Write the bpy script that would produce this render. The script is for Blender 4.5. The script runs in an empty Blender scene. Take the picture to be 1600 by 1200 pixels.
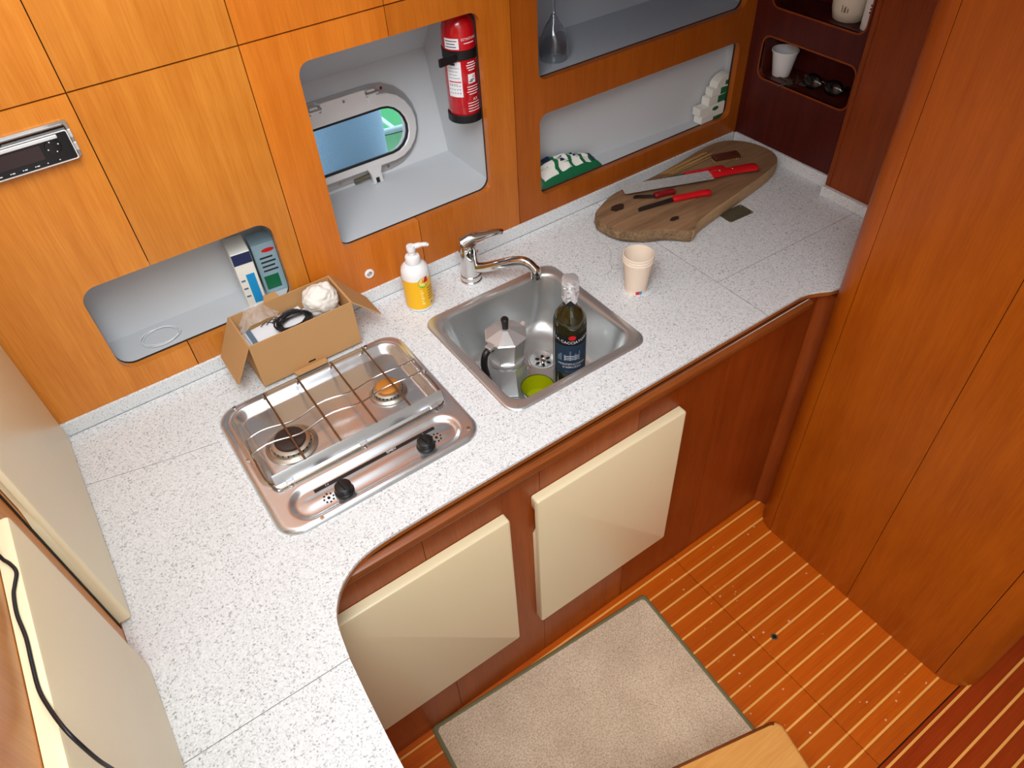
import bpy, bmesh, math, random
from mathutils import Vector, Matrix, noise
random.seed(7)
PI = math.pi
scene = bpy.context.scene
COL = scene.collection

# ---------------------------------------------------------------- camera, world, light, exposure
cam = bpy.data.cameras.new('camera')
cam.sensor_width = 36.0
cam.lens = 1146.06 / 1600 * 36.0
cam.clip_start = 0.02
cam_o = bpy.data.objects.new('camera', cam)
cam_o.location = (0.2249, -1.3418, 1.9710)
cam_o.rotation_euler = (math.radians(44.4893), math.radians(2.7271), math.radians(-34.9852))
COL.objects.link(cam_o)
scene.camera = cam_o

world = bpy.data.worlds.new('overcast_sky')
scene.world = world
world.use_nodes = True
bgn = world.node_tree.nodes['Background']
bgn.inputs['Color'].default_value = (0.93, 0.97, 1.0, 1)
bgn.inputs['Strength'].default_value = 2.0

def area(name, loc, target, sx, sy, power, color):
    l = bpy.data.lights.new(name, 'AREA')
    l.shape = 'RECTANGLE'; l.size = sx; l.size_y = sy; l.energy = power; l.color = color
    o = bpy.data.objects.new(name, l)
    o.location = loc
    o.rotation_euler = (Vector(target) - Vector(loc)).to_track_quat('-Z', 'Y').to_euler()
    COL.objects.link(o)
    return o
# daylight falling in through the open companionway above and behind the camera
area('companionway_daylight', (-0.05, -1.45, 2.75), (0.40, -0.45, 0.9), 1.0, 1.0, 44, (0.955, 0.99, 1.0))

vs = scene.view_settings
vs.view_transform = 'Standard'; vs.look = 'None'; vs.exposure = 0.0; vs.gamma = 1.0
vs.use_curve_mapping = False

# ---------------------------------------------------------------- materials
MATS = {}
def newmat(name):
    m = bpy.data.materials.new(name); m.use_nodes = True
    nt = m.node_tree
    b = nt.nodes['Principled BSDF']
    MATS[name] = m
    return m, nt, b
def lin(r, g, b):
    def f(c):
        c /= 255.0
        return c / 12.92 if c <= 0.04045 else ((c + 0.055) / 1.055) ** 2.4
    return (f(r), f(g), f(b), 1)
def simple(name, col, rough=0.5, metal=0.0, spec=0.5, coat=0.0, trans=0.0, ior=1.45, bump=0.0, bscale=200, emit=None):
    m, nt, b = newmat(name)
    b.inputs['Base Color'].default_value = col
    b.inputs['Roughness'].default_value = rough
    b.inputs['Metallic'].default_value = metal
    b.inputs['Specular IOR Level'].default_value = spec
    b.inputs['Coat Weight'].default_value = coat
    b.inputs['Transmission Weight'].default_value = trans
    b.inputs['IOR'].default_value = ior
    tc = nt.nodes.new('ShaderNodeTexCoord')
    n = nt.nodes.new('ShaderNodeTexNoise'); n.inputs['Scale'].default_value = bscale; n.inputs['Detail'].default_value = 4
    nt.links.new(tc.outputs['Object'], n.inputs['Vector'])
    mr = nt.nodes.new('ShaderNodeMapRange')
    mr.inputs['To Min'].default_value = max(rough - 0.06, 0.0); mr.inputs['To Max'].default_value = min(rough + 0.06, 1)
    nt.links.new(n.outputs['Fac'], mr.inputs['Value'])
    nt.links.new(mr.outputs['Result'], b.inputs['Roughness'])
    if bump > 0:
        bp = nt.nodes.new('ShaderNodeBump'); bp.inputs['Strength'].default_value = bump; bp.inputs['Distance'].default_value = 0.002
        nt.links.new(n.outputs['Fac'], bp.inputs['Height']); nt.links.new(bp.outputs['Normal'], b.inputs['Normal'])
    return m
def ramp(nt, fac, stops):
    r = nt.nodes.new('ShaderNodeValToRGB')
    el = r.color_ramp.elements
    while len(el) > 1: el.remove(el[-1])
    el[0].position = stops[0][0]; el[0].color = stops[0][1]
    for p_, c_ in stops[1:]:
        e = el.new(p_); e.color = c_
    nt.links.new(fac, r.inputs['Fac'])
    return r
def wood(name, c_dark, c_light, axis='z', rough=0.34, across=34, rnd=0.12, coat=0.25, fine=260, spec=0.5):
    m, nt, b = newmat(name)
    tc = nt.nodes.new('ShaderNodeTexCoord')
    mp = nt.nodes.new('ShaderNodeMapping')
    s = {'x': (1.6, across, across), 'y': (across, 1.6, across), 'z': (across, across, 1.6)}[axis]
    mp.inputs['Scale'].default_value = s
    nt.links.new(tc.outputs['Object'], mp.inputs['Vector'])
    n = nt.nodes.new('ShaderNodeTexNoise'); n.inputs['Scale'].default_value = 1.0; n.inputs['Detail'].default_value = 7; n.inputs['Roughness'].default_value = 0.62; n.inputs['Distortion'].default_value = 0.3
    nt.links.new(mp.outputs['Vector'], n.inputs['Vector'])
    mp2 = nt.nodes.new('ShaderNodeMapping')
    s2 = {'x': (14, fine, fine), 'y': (fine, 14, fine), 'z': (fine, fine, 14)}[axis]
    mp2.inputs['Scale'].default_value = s2
    nt.links.new(tc.outputs['Object'], mp2.inputs['Vector'])
    n2 = nt.nodes.new('ShaderNodeTexNoise'); n2.inputs['Scale'].default_value = 1.0; n2.inputs['Detail'].default_value = 3
    nt.links.new(mp2.outputs['Vector'], n2.inputs['Vector'])
    n3 = nt.nodes.new('ShaderNodeTexNoise'); n3.inputs['Scale'].default_value = 5.0; n3.inputs['Detail'].default_value = 3
    nt.links.new(tc.outputs['Object'], n3.inputs['Vector'])
    mx0 = nt.nodes.new('ShaderNodeMath'); mx0.operation = 'MULTIPLY_ADD'; mx0.inputs[1].default_value = 0.30
    nt.links.new(n2.outputs['Fac'], mx0.inputs[0])
    mx1 = nt.nodes.new('ShaderNodeMath'); mx1.operation = 'MULTIPLY_ADD'; mx1.inputs[1].default_value = 0.45
    nt.links.new(n.outputs['Fac'], mx1.inputs[0])
    mx2 = nt.nodes.new('ShaderNodeMath'); mx2.operation = 'MULTIPLY'; mx2.inputs[1].default_value = 0.25
    nt.links.new(n3.outputs['Fac'], mx2.inputs[0])
    nt.links.new(mx2.outputs[0], mx1.inputs[2]); nt.links.new(mx1.outputs[0], mx0.inputs[2])
    mid = tuple((a + c) / 2 for a, c in zip(c_dark, c_light))
    r = ramp(nt, mx0.outputs[0], [(0.36, c_dark), (0.5, mid), (0.64, c_light)])
    oi = nt.nodes.new('ShaderNodeObjectInfo')
    mr = nt.nodes.new('ShaderNodeMapRange'); mr.inputs['To Min'].default_value = 1 - rnd; mr.inputs['To Max'].default_value = 1 + rnd
    nt.links.new(oi.outputs['Random'], mr.inputs['Value'])
    hs = nt.nodes.new('ShaderNodeHueSaturation')
    nt.links.new(mr.outputs['Result'], hs.inputs['Value']); nt.links.new(r.outputs['Color'], hs.inputs['Color'])
    nt.links.new(hs.outputs['Color'], b.inputs['Base Color'])
    b.inputs['Roughness'].default_value = rough
    b.inputs['Specular IOR Level'].default_value = spec
    b.inputs['Coat Weight'].default_value = coat; b.inputs['Coat Roughness'].default_value = 0.28
    bp = nt.nodes.new('ShaderNodeBump'); bp.inputs['Strength'].default_value = 0.08; bp.inputs['Distance'].default_value = 0.001
    nt.links.new(n2.outputs['Fac'], bp.inputs['Height']); nt.links.new(bp.outputs['Normal'], b.inputs['Normal'])
    return m

# veneers: per-panel tones, darkened towards the corner to paint in its shade
wood('veneer_honey', lin(190, 108, 24), lin(216, 138, 50), spec=0.3)
wood('veneer_amber', lin(180, 94, 16), lin(206, 118, 34), spec=0.3)
wood('veneer_russet', lin(158, 76, 14), lin(184, 98, 26), spec=0.25, coat=0.1)
wood('veneer_shaded_red', lin(122, 50, 12), lin(152, 70, 22), spec=0.25, coat=0.1)
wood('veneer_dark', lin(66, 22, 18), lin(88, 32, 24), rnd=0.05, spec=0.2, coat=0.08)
wood('veneer_bulkhead', lin(150, 68, 4), lin(176, 88, 12), across=22, rnd=0.05, spec=0.25, coat=0.1)
wood('veneer_cabinet', lin(140, 60, 10), lin(170, 84, 22), rnd=0.08, spec=0.3, coat=0.15)
wood('rail_wood', lin(110, 54, 18), lin(146, 78, 34), axis='x', rough=0.3, coat=0.25, spec=0.3)
wood('trim_wood', lin(150, 84, 34), lin(186, 112, 52), axis='x')
wood('plank_teak', lin(182, 76, 4), lin(206, 98, 12), axis='x', rough=0.45, across=60, rnd=0.08, coat=0.0, spec=0.25)
wood('plank_red', lin(140, 44, 4), lin(166, 62, 10), axis='x', rough=0.42, across=60, rnd=0.08, coat=0.0, spec=0.25)
wood('inlay_holly', lin(246, 166, 74), lin(254, 184, 96), axis='x', rough=0.45, rnd=0.06, coat=0.0)
wood('step_wood', lin(214, 146, 70), lin(238, 178, 100), axis='x', rough=0.4, across=20, rnd=0.0)
wood('board_wood', lin(112, 82, 56), lin(158, 122, 88), axis='x', rough=0.65, across=26, rnd=0.0, coat=0.0, fine=120)
wood('cut_edge', lin(150, 118, 82), lin(186, 152, 112), axis='x', rough=0.7, across=40, rnd=0.0, coat=0.0)
wood('bark_wood', lin(74, 54, 36), lin(158, 128, 92), axis='x', rough=0.85, across=60, rnd=0.0, coat=0.0)
wood('skewer_wood', lin(150, 110, 60), lin(190, 150, 92), axis='x', rough=0.6, rnd=0.1, coat=0.0)
wood('brush_wood', lin(60, 22, 16), lin(92, 36, 24), axis='x', rough=0.4, rnd=0.0)
simple('substrate_dark', lin(52, 28, 14), 0.8)
simple('black_gap', lin(16, 12, 10), 0.9)

def laminate():
    m, nt, b = newmat('speckled_laminate')
    tc = nt.nodes.new('ShaderNodeTexCoord')
    n = nt.nodes.new('ShaderNodeTexNoise'); n.inputs['Scale'].default_value = 330; n.inputs['Detail'].default_value = 2
    n2 = nt.nodes.new('ShaderNodeTexNoise'); n2.inputs['Scale'].default_value = 170; n2.inputs['Detail'].default_value = 3
    n3 = nt.nodes.new('ShaderNodeTexNoise'); n3.inputs['Scale'].default_value = 6; n3.inputs['Detail'].default_value = 3
    for q in (n, n2, n3): nt.links.new(tc.outputs['Object'], q.inputs['Vector'])
    r = ramp(nt, n.outputs['Fac'], [(0.28, lin(140, 142, 146)), (0.36, lin(200, 203, 206)), (0.44, lin(221, 224, 226)), (0.60, lin(228, 231, 233)), (0.70, lin(240, 242, 243))])
    r2 = ramp(nt, n2.outputs['Fac'], [(0.27, lin(182, 183, 188)), (0.38, (1, 1, 1, 1))])
    r3 = ramp(nt, n3.outputs['Fac'], [(0.3, (0.95, 0.95, 0.95, 1)), (0.7, (1, 1, 1, 1))])
    mx = nt.nodes.new('ShaderNodeMix'); mx.data_type = 'RGBA'; mx.blend_type = 'MULTIPLY'; mx.inputs['Factor'].default_value = 1.0
    nt.links.new(r.outputs['Color'], mx.inputs['A']); nt.links.new(r2.outputs['Color'], mx.inputs['B'])
    mx2 = nt.nodes.new('ShaderNodeMix'); mx2.data_type = 'RGBA'; mx2.blend_type = 'MULTIPLY'; mx2.inputs['Factor'].default_value = 1.0
    nt.links.new(mx.outputs['Result'], mx2.inputs['A']); nt.links.new(r3.outputs['Color'], mx2.inputs['B'])
    nt.links.new(mx2.outputs['Result'], b.inputs['Base Color'])
    b.inputs['Roughness'].default_value = 0.42
    b.inputs['Specular IOR Level'].default_value = 0.4
    return m
laminate()
simple('seam_grey', lin(128, 124, 120), 0.8)
simple('cream_gloss', lin(244, 230, 190), 0.40, coat=0.38)
MATS['cream_gloss'].node_tree.nodes['Principled BSDF'].inputs['Coat Roughness'].default_value = 0.26
simple('niche_grey', lin(200, 203, 207), 0.45)
simple('niche_shelf_grey', lin(172, 180, 190), 0.35)
def steel(name, col, rough, stretch=(4, 300, 300), bump=0.03, metal=1.0):
    m, nt, b = newmat(name)
    b.inputs['Base Color'].default_value = col; b.inputs['Metallic'].default_value = metal
    tc = nt.nodes.new('ShaderNodeTexCoord'); mp = nt.nodes.new('ShaderNodeMapping'); mp.inputs['Scale'].default_value = stretch
    nt.links.new(tc.outputs['Object'], mp.inputs['Vector'])
    n = nt.nodes.new('ShaderNodeTexNoise'); n.inputs['Scale'].default_value = 1; n.inputs['Detail'].default_value = 3
    nt.links.new(mp.outputs['Vector'], n.inputs['Vector'])
    mr = nt.nodes.new('ShaderNodeMapRange'); mr.inputs['To Min'].default_value = rough * 0.75; mr.inputs['To Max'].default_value = rough * 1.3
    nt.links.new(n.outputs['Fac'], mr.inputs['Value']); nt.links.new(mr.outputs['Result'], b.inputs['Roughness'])
    if bump > 0:
        bp = nt.nodes.new('ShaderNodeBump'); bp.inputs['Strength'].default_value = bump; bp.inputs['Distance'].default_value = 0.0006
        nt.links.new(n.outputs['Fac'], bp.inputs['Height']); nt.links.new(bp.outputs['Normal'], b.inputs['Normal'])
    return m
steel('hob_steel', lin(214, 218, 222), 0.22, stretch=(30, 30, 30), bump=0.0, metal=0.85)
steel('sink_steel', lin(204, 206, 206), 0.30, stretch=(30, 30, 30), bump=0.0, metal=0.80)
steel('chrome', lin(214, 212, 210), 0.06, bump=0.0)
steel('cast_aluminium', lin(206, 206, 206), 0.34, stretch=(160, 160, 160), bump=0.15, metal=0.7)
steel('satin_aluminium', lin(228, 229, 230), 0.33, stretch=(120, 120, 120), metal=0.35)
steel('flange_grey', lin(176, 177, 178), 0.38, stretch=(120, 120, 120), metal=0.6)
steel('wire_steel', lin(150, 132, 112), 0.25, stretch=(90, 90, 90))
steel('burner_alu', lin(196, 190, 180), 0.35, stretch=(90, 90, 90))
steel('blade_steel', lin(214, 214, 212), 0.26, stretch=(40, 40, 40), bump=0.0, metal=0.5)
steel('old_blade', lin(92, 84, 78), 0.4)
steel('foil', lin(222, 222, 224), 0.2, stretch=(140, 140, 140), bump=0.9, metal=0.6)
steel('latch_metal', lin(104, 98, 80), 0.42, stretch=(150, 150, 150), bump=0.5, metal=0.4)
simple('burner_dark', lin(66, 52, 46), 0.6, metal=0.4)
simple('burner_rust', lin(196, 128, 52), 0.6, metal=0.3)
simple('black_plastic', lin(24, 24, 26), 0.38)
simple('black_rubber', lin(14, 15, 17), 0.5)
simple('cable_black', lin(28, 29, 32), 0.42)
simple('cardboard', lin(190, 146, 98), 0.85, spec=0.2, bump=0.1, bscale=90)
simple('paper_white', lin(232, 233, 238), 0.7)
simple('cloth_white', lin(232, 228, 220), 0.85, bump=0.3, bscale=120)
simple('paper_cream', lin(240, 224, 206), 0.6)
simple('plastic_white', lin(236, 236, 236), 0.4)
simple('soap_yellow', lin(246, 186, 8), 0.35)
simple('print_red', lin(206, 30, 34), 0.45)
simple('print_green', lin(110, 196, 60), 0.45)
simple('print_blue', lin(30, 150, 214), 0.45)
simple('print_navy', lin(30, 44, 84), 0.45)
simple('print_ink', lin(40, 40, 44), 0.6)
simple('print_pale_yellow', lin(250, 222, 120), 0.45)
simple('extinguisher_red', lin(190, 10, 24), 0.22, coat=0.5)
simple('knife_red', lin(204, 20, 28), 0.32)
simple('knife_red_dark', lin(128, 16, 20), 0.4)
simple('bottle_glass', lin(38, 34, 10), 0.07, coat=0.5)
simple('label_navy', lin(36, 56, 78), 0.5)
simple('label_black', lin(20, 20, 22), 0.5)
simple('label_grey_blue', lin(96, 118, 138), 0.5)
simple('tumbler_green', lin(150, 156, 6), 0.12, coat=0.4)
simple('rim_dark_green', lin(60, 70, 6), 0.15)
simple('package_green', lin(24, 108, 70), 0.35)
simple('package_white', lin(236, 236, 228), 0.45)
simple('mat_binding', lin(122, 118, 84), 0.85)
simple('string_white', lin(226, 232, 236), 0.6)
simple('ceramic_white', lin(226, 218, 200), 0.35, bump=0.8, bscale=60)
simple('sunglass_black', lin(14, 14, 18), 0.1, coat=0.6)
simple('ceiling_white', lin(214, 210, 200), 0.6)
simple('fender_blue', lin(150, 200, 236), 0.9, bump=1.0, bscale=330)
simple('dinghy_green', lin(52, 168, 112), 0.5)
simple('dinghy_rim', lin(186, 222, 226), 0.5)
simple('radio_black', lin(20, 17, 20), 0.22)
simple('radio_screen', lin(46, 28, 28), 0.12)
def glassy(name, col, rough=0.02):
    m, nt, b = newmat(name)
    b.inputs['Base Color'].default_value = col; b.inputs['Roughness'].default_value = rough
    b.inputs['Transmission Weight'].default_value = 1.0; b.inputs['IOR'].default_value = 1.45
    return m
glassy('clear_glass', (0.86, 0.88, 0.9, 1))
glassy('pane_glass', (1.0, 1.0, 1.0, 1))
def filmy(name):
    m, nt, b = newmat(name)
    b.inputs['Base Color'].default_value = (0.9, 0.9, 0.9, 1); b.inputs['Roughness'].default_value = 0.15; b.inputs['Alpha'].default_value = 0.28
    return m
filmy('clear_film')
def carpet():
    m, nt, b = newmat('mat_carpet')
    tc = nt.nodes.new('ShaderNodeTexCoord')
    n = nt.nodes.new('ShaderNodeTexNoise'); n.inputs['Scale'].default_value = 260; n.inputs['Detail'].default_value = 5
    n2 = nt.nodes.new('ShaderNodeTexNoise'); n2.inputs['Scale'].default_value = 7; n2.inputs['Detail'].default_value = 4
    for q in (n, n2): nt.links.new(tc.outputs['Object'], q.inputs['Vector'])
    r = ramp(nt, n.outputs['Fac'], [(0.3, lin(196, 170, 142)), (0.5, lin(230, 208, 180)), (0.7, lin(246, 230, 206))])
    r2 = ramp(nt, n2.outputs['Fac'], [(0.3, (0.84, 0.82, 0.8, 1)), (0.65, (1, 1, 1, 1))])
    mx = nt.nodes.new('ShaderNodeMix'); mx.data_type = 'RGBA'; mx.blend_type = 'MULTIPLY'; mx.inputs['Factor'].default_value = 1.0
    nt.links.new(r.outputs['Color'], mx.inputs['A']); nt.links.new(r2.outputs['Color'], mx.inputs['B'])
    nt.links.new(mx.outputs['Result'], b.inputs['Base Color'])
    b.inputs['Roughness'].default_value = 0.95; b.inputs['Specular IOR Level'].default_value = 0.1
    bp = nt.nodes.new('ShaderNodeBump'); bp.inputs['Strength'].default_value = 0.8; bp.inputs['Distance'].default_value = 0.003
    nt.links.new(n.outputs['Fac'], bp.inputs['Height']); nt.links.new(bp.outputs['Normal'], b.inputs['Normal'])
carpet()

# ---------------------------------------------------------------- helpers
def tag(o, label=None, cat=None, group=None, kind=None):
    if label: o['label'] = label
    if cat: o['category'] = cat
    if group: o['group'] = group
    if kind: o['kind'] = kind
    return o
PINV = {}
def thing(name, loc, label, cat, group=None, rotz=0.0, kind=None):
    o = bpy.data.objects.new(name, None); COL.objects.link(o)
    o.empty_display_size = 0.02
    o.location = loc; o.rotation_euler = (0, 0, rotz)
    PINV[o.name] = (Matrix.Translation(Vector(loc)) @ Matrix.Rotation(rotz, 4, 'Z')).inverted()
    return tag(o, label, cat, group, kind)
def obj(name, bm, mat, parent=None, label=None, cat=None, group=None, kind=None, smooth=None, local=False, mats=None):
    """links bm as one mesh object; coordinates are world coordinates unless local=True (then relative to the parent)"""
    bmesh.ops.recalc_face_normals(bm, faces=bm.faces[:])
    me = bpy.data.meshes.new(name)
    if smooth is not None:
        for f in bm.faces: f.smooth = True
        for e in bm.edges:
            if len(e.link_faces) == 2:
                e.smooth = e.calc_face_angle(0.0) < math.radians(smooth)
    bm.to_mesh(me); bm.free()
    for mm in (mats or [mat]): me.materials.append(MATS[mm])
    o = bpy.data.objects.new(name, me); COL.objects.link(o)
    if parent is not None:
        o.parent = parent
        if not local and parent.name in PINV: o.matrix_parent_inverse = PINV[parent.name]
    return tag(o, label, cat, group, kind)
def B(): return bmesh.new()
def box(bm, x0, x1, y0, y1, z0, z1, bev=0.0, seg=2):
    r = bmesh.ops.create_cube(bm, size=1.0)
    vs_ = r['verts']
    for v in vs_:
        v.co = Vector(((x0 + x1) / 2 + v.co.x * (x1 - x0), (y0 + y1) / 2 + v.co.y * (y1 - y0), (z0 + z1) / 2 + v.co.z * (z1 - z0)))
    if bev > 0:
        es = list({e for v in vs_ for e in v.link_edges})
        bmesh.ops.bevel(bm, geom=es, offset=bev, segments=seg, affect='EDGES', profile=0.5)
    return bm
def xform(bm, M, start=0):
    bm.verts.ensure_lookup_table()
    for v in bm.verts[start:]: v.co = M @ v.co
    return bm
def rr(x0, x1, y0, y1, r, n=6):
    pts = []
    for cx, cy, a0 in ((x1 - r, y1 - r, 0), (x0 + r, y1 - r, 90), (x0 + r, y0 + r, 180), (x1 - r, y0 + r, 270)):
        for i in range(n + 1):
            a = math.radians(a0 + 90 * i / n)
            pts.append((cx + r * math.cos(a), cy + r * math.sin(a)))
    return pts
def plate(bm, outer, holes, fn, d0, d1):
    """solid plate: 2D loops mapped by fn(a, b, d); d0 front, d1 back"""
    loops = [outer] + list(holes)
    front, back = [], []
    for lp in loops:
        front.append([bm.verts.new(fn(a, b, d0)) for a, b in lp])
        back.append([bm.verts.new(fn(a, b, d1)) for a, b in lp])
    ef = []
    for vs_ in front:
        for i in range(len(vs_)): ef.append(bm.edges.new((vs_[i], vs_[(i + 1) % len(vs_)])))
    res = bmesh.ops.triangle_fill(bm, use_beauty=True, use_dissolve=False, edges=ef)
    mp = {}
    for a, b_ in zip(front, back):
        for v, w in zip(a, b_): mp[v] = w
    for g in res['geom']:
        if isinstance(g, bmesh.types.BMFace):
            try: bm.faces.new([mp[v] for v in reversed(g.verts)])
            except Exception: pass
    for a, b_ in zip(front, back):
        for i in range(len(a)):
            j = (i + 1) % len(a)
            bm.faces.new((a[i], a[j], b_[j], b_[i]))
    return bm
FY = lambda a, b, d: (a, d, b)          # plate in the XZ plane, depth along y
FX = lambda a, b, d: (d, a, b)          # plate in the YZ plane, depth along x
FZ = lambda a, b, d: (a, b, d)          # plate in the XY plane, depth along z
def lathe(bm, prof, n=32, M=None, cap=True):
    st = len(bm.verts)
    rings = []
    for r, z in prof:
        if r < 1e-6: rings.append([bm.verts.new((0, 0, z))])
        else: rings.append([bm.verts.new((r * math.cos(2 * PI * i / n), r * math.sin(2 * PI * i / n), z)) for i in range(n)])
    for a, b_ in zip(rings, rings[1:]):
        for i in range(n):
            j = (i + 1) % n
            if len(a) == 1 and len(b_) == 1: continue
            if len(a) == 1: bm.faces.new((a[0], b_[i], b_[j]))
            elif len(b_) == 1: bm.faces.new((a[i], a[j], b_[0]))
            else: bm.faces.new((a[i], a[j], b_[j], b_[i]))
    if cap:
        if len(rings[0]) > 1: bm.faces.new(list(reversed(rings[0])))
        if len(rings[-1]) > 1: bm.faces.new(rings[-1])
    if M is not None: xform(bm, M, st)
    return bm
def T(x, y, z, rz=0, rx=0, ry=0):
    return Matrix.Translation((x, y, z)) @ Matrix.Rotation(rz, 4, 'Z') @ Matrix.Rotation(ry, 4, 'Y') @ Matrix.Rotation(rx, 4, 'X')
def spline(pts, per=6):
    P = [Vector(p) for p in pts]
    if len(P) < 3: return P
    out = []
    for i in range(len(P) - 1):
        p0 = P[max(i - 1, 0)]; p1 = P[i]; p2 = P[i + 1]; p3 = P[min(i + 2, len(P) - 1)]
        for k in range(per):
            t = k / per
            out.append(0.5 * ((2 * p1) + (p2 - p0) * t + (2 * p0 - 5 * p1 + 4 * p2 - p3) * t * t + (3 * p1 - p0 - 3 * p2 + p3) * t ** 3))
    out.append(P[-1])
    return out
def tube(bm, pts, r, n=8, closed=False):
    pts = [Vector(p) for p in pts]
    rad = r if isinstance(r, (list, tuple)) else [r] * len(pts)
    rings = []; up = None
    N = len(pts)
    for i, p in enumerate(pts):
        if closed: d = pts[(i + 1) % N] - pts[i - 1]
        else: d = pts[min(i + 1, N - 1)] - pts[max(i - 1, 0)]
        d.normalize()
        if up is None:
            up = Vector((0, 0, 1)) if abs(d.z) < 0.9 else Vector((1, 0, 0))
        u = up - d * up.dot(d)
        if u.length < 1e-6: u = d.orthogonal()
        u.normalize(); up = u
        w = d.cross(u)
        rings.append([bm.verts.new(p + (u * math.cos(2 * PI * k / n) + w * math.sin(2 * PI * k / n)) * rad[i]) for k in range(n)])
    m = N if closed else N - 1
    for i in range(m):
        a, b_ = rings[i], rings[(i + 1) % N]
        for k in range(n):
            l = (k + 1) % n
            bm.faces.new((a[k], a[l], b_[l], b_[k]))
    if not closed:
        bm.faces.new(list(reversed(rings[0]))); bm.faces.new(rings[-1])
    return bm
def loft(bm, loops, cap0=True, cap1=True):
    rings = [[bm.verts.new(p) for p in lp] for lp in loops]
    n = len(rings[0])
    for a, b_ in zip(rings, rings[1:]):
        for i in range(n):
            j = (i + 1) % n
            bm.faces.new((a[i], a[j], b_[j], b_[i]))
    if cap0: bm.faces.new(list(reversed(rings[0])))
    if cap1: bm.faces.new(rings[-1])
    return bm
def text_bm(body, size, fn, depth=0.0, align='CENTER'):
    """flat lettering as a mesh, each vertex placed by fn(x, y)"""
    cu = bpy.data.curves.new('lettering', 'FONT'); cu.body = body; cu.size = size; cu.align_x = align; cu.align_y = 'CENTER'
    cu.resolution_u = 2
    ob = bpy.data.objects.new('lettering', cu)
    me = bpy.data.meshes.new_from_object(ob)
    bm = B(); bm.from_mesh(me)
    bmesh.ops.subdivide_edges(bm, edges=[e for e in bm.edges if e.calc_length() > size * 0.3], cuts=1)
    for v in bm.verts: v.co = Vector(fn(v.co.x, v.co.y))
    bpy.data.objects.remove(ob); bpy.data.curves.remove(cu); bpy.data.meshes.remove(me)
    return bm
def text(name, body, size, fn, mat, parent, local=False, **k):
    return obj(name, text_bm(body, size, fn, **k), mat, parent, local=local)
def patch(bm, u0, u1, v0, v1, fn, nu=10, nv=2):
    g = [[bm.verts.new(fn(u0 + (u1 - u0) * i / nu, v0 + (v1 - v0) * j / nv)) for j in range(nv + 1)] for i in range(nu + 1)]
    for i in range(nu):
        for j in range(nv): bm.faces.new((g[i][j], g[i + 1][j], g[i + 1][j + 1], g[i][j + 1]))
    return bm
def cylfn(cx, cy, r, a0):
    """maps (arc length, height) on to a vertical cylinder; a0 is the azimuth that arc length 0 faces"""
    def f(u, v):
        a = a0 + u / r
        return (cx + r * math.cos(a), cy + r * math.sin(a), v)
    return f

ZC = 0.88
# ================================================================= THE SETTING
# ---- floor: teak planks with light inlay strips
floor = obj('floor', box(B(), -0.6, 3.0, -3.2, 0.3, -0.05, -0.012), 'substrate_dark', kind='structure')
PITCH = 0.047
def plank_mesh(w, l, h, bev):
    return box(B(), 0, l, -w, 0, -0.012, h, bev, 1)
proto = {}
def add_piece(name, key, bm_fn, mat, loc, parent):
    if key not in proto:
        o = obj(name, bm_fn(), mat, parent, local=True); proto[key] = o
    else:
        o = proto[key].copy(); COL.objects.link(o)
    o.location = loc
    return o
STRIP = 0.0062
y = -0.6172 + STRIP / 2 + PITCH
k = 0
while y > -1.30:
    y0 = y - STRIP                                   # strip occupies y .. y-STRIP, plank below
    w = PITCH - STRIP
    if y < -0.55:
        for (xa, xb) in ((0.20, 1.2222), (1.2240, 2.3)):
            add_piece('inlay_strip', ('s', xa), lambda: plank_mesh(STRIP - 0.0004, xb - xa, 0.0, 0), 'inlay_holly', (xa, y, 0), floor)
    ww = min(w, y0 + 1.3185)
    for (xa, xb) in ((0.20, 1.2222), (1.2240, 2.3)):
        if ww > w - 1e-4: add_piece('plank', ('p', xa), lambda: plank_mesh(w - 0.0003, xb - xa, 0.0, 0.0004), 'plank_teak', (xa, y0, 0), floor)
        elif ww > 0.004: add_piece('plank', ('q', xa), lambda: plank_mesh(ww, xb - xa, 0.0, 0.0004), 'plank_teak', (xa, y0, 0), floor)
    y -= PITCH; k += 1
y = -1.3305
P2 = 0.0437
for i in range(24):
    add_piece('inlay_strip', 's2', lambda: plank_mesh(STRIP, 2.9, -0.001, 0), 'inlay_holly', (0.0, y, 0), floor)
    add_piece('plank', 'p2', lambda: plank_mesh(P2 - STRIP - 0.0004, 2.9, -0.001, 0.0004), 'plank_red', (0.0, y - STRIP, 0), floor)
    y -= P2
add_piece('plank', 'edge', lambda: plank_mesh(0.0085, 2.9, -0.001, 0.001), 'plank_red', (0.0, -1.3215, 0), floor)
# turn-ring let into the floor board
# flecks of old paint stuck to the boards
bm = B(); rf = random.Random(11)
for i in range(46):
    fx, fy = rf.uniform(1.06, 1.50), rf.uniform(-1.28, -0.64)
    if fx > 1.5: continue
    rr_ = rf.uniform(0.001, 0.0034); a0 = rf.uniform(0, 6.28); n_ = 6
    vs_ = [bm.verts.new((fx + rr_ * rf.uniform(0.5, 1.4) * math.cos(a0 + 2 * PI * q / n_) * (1.8 if i % 4 == 0 else 1), fy + rr_ * rf.uniform(0.5, 1.2) * math.sin(a0 + 2 * PI * q / n_), 0.0006)) for q in range(n_)]
    bm.faces.new(vs_)
simple('paint_fleck', lin(236, 176, 140), 0.7)
obj('paint_flecks', bm, 'paint_fleck', floor, kind='stuff')
t = thing('floor_ring', (1.273, -0.948, 0), 'small round metal-rimmed finger hole in the striped teak floor', 'floor fitting')
obj('rim', lathe(B(), [(0.0055, 0.0004), (0.0065, 0.0022), (0.0085, 0.0022), (0.0095, 0.0004)], 20, T(1.273, -0.948, 0), cap=False), 'latch_metal', t)
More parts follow.
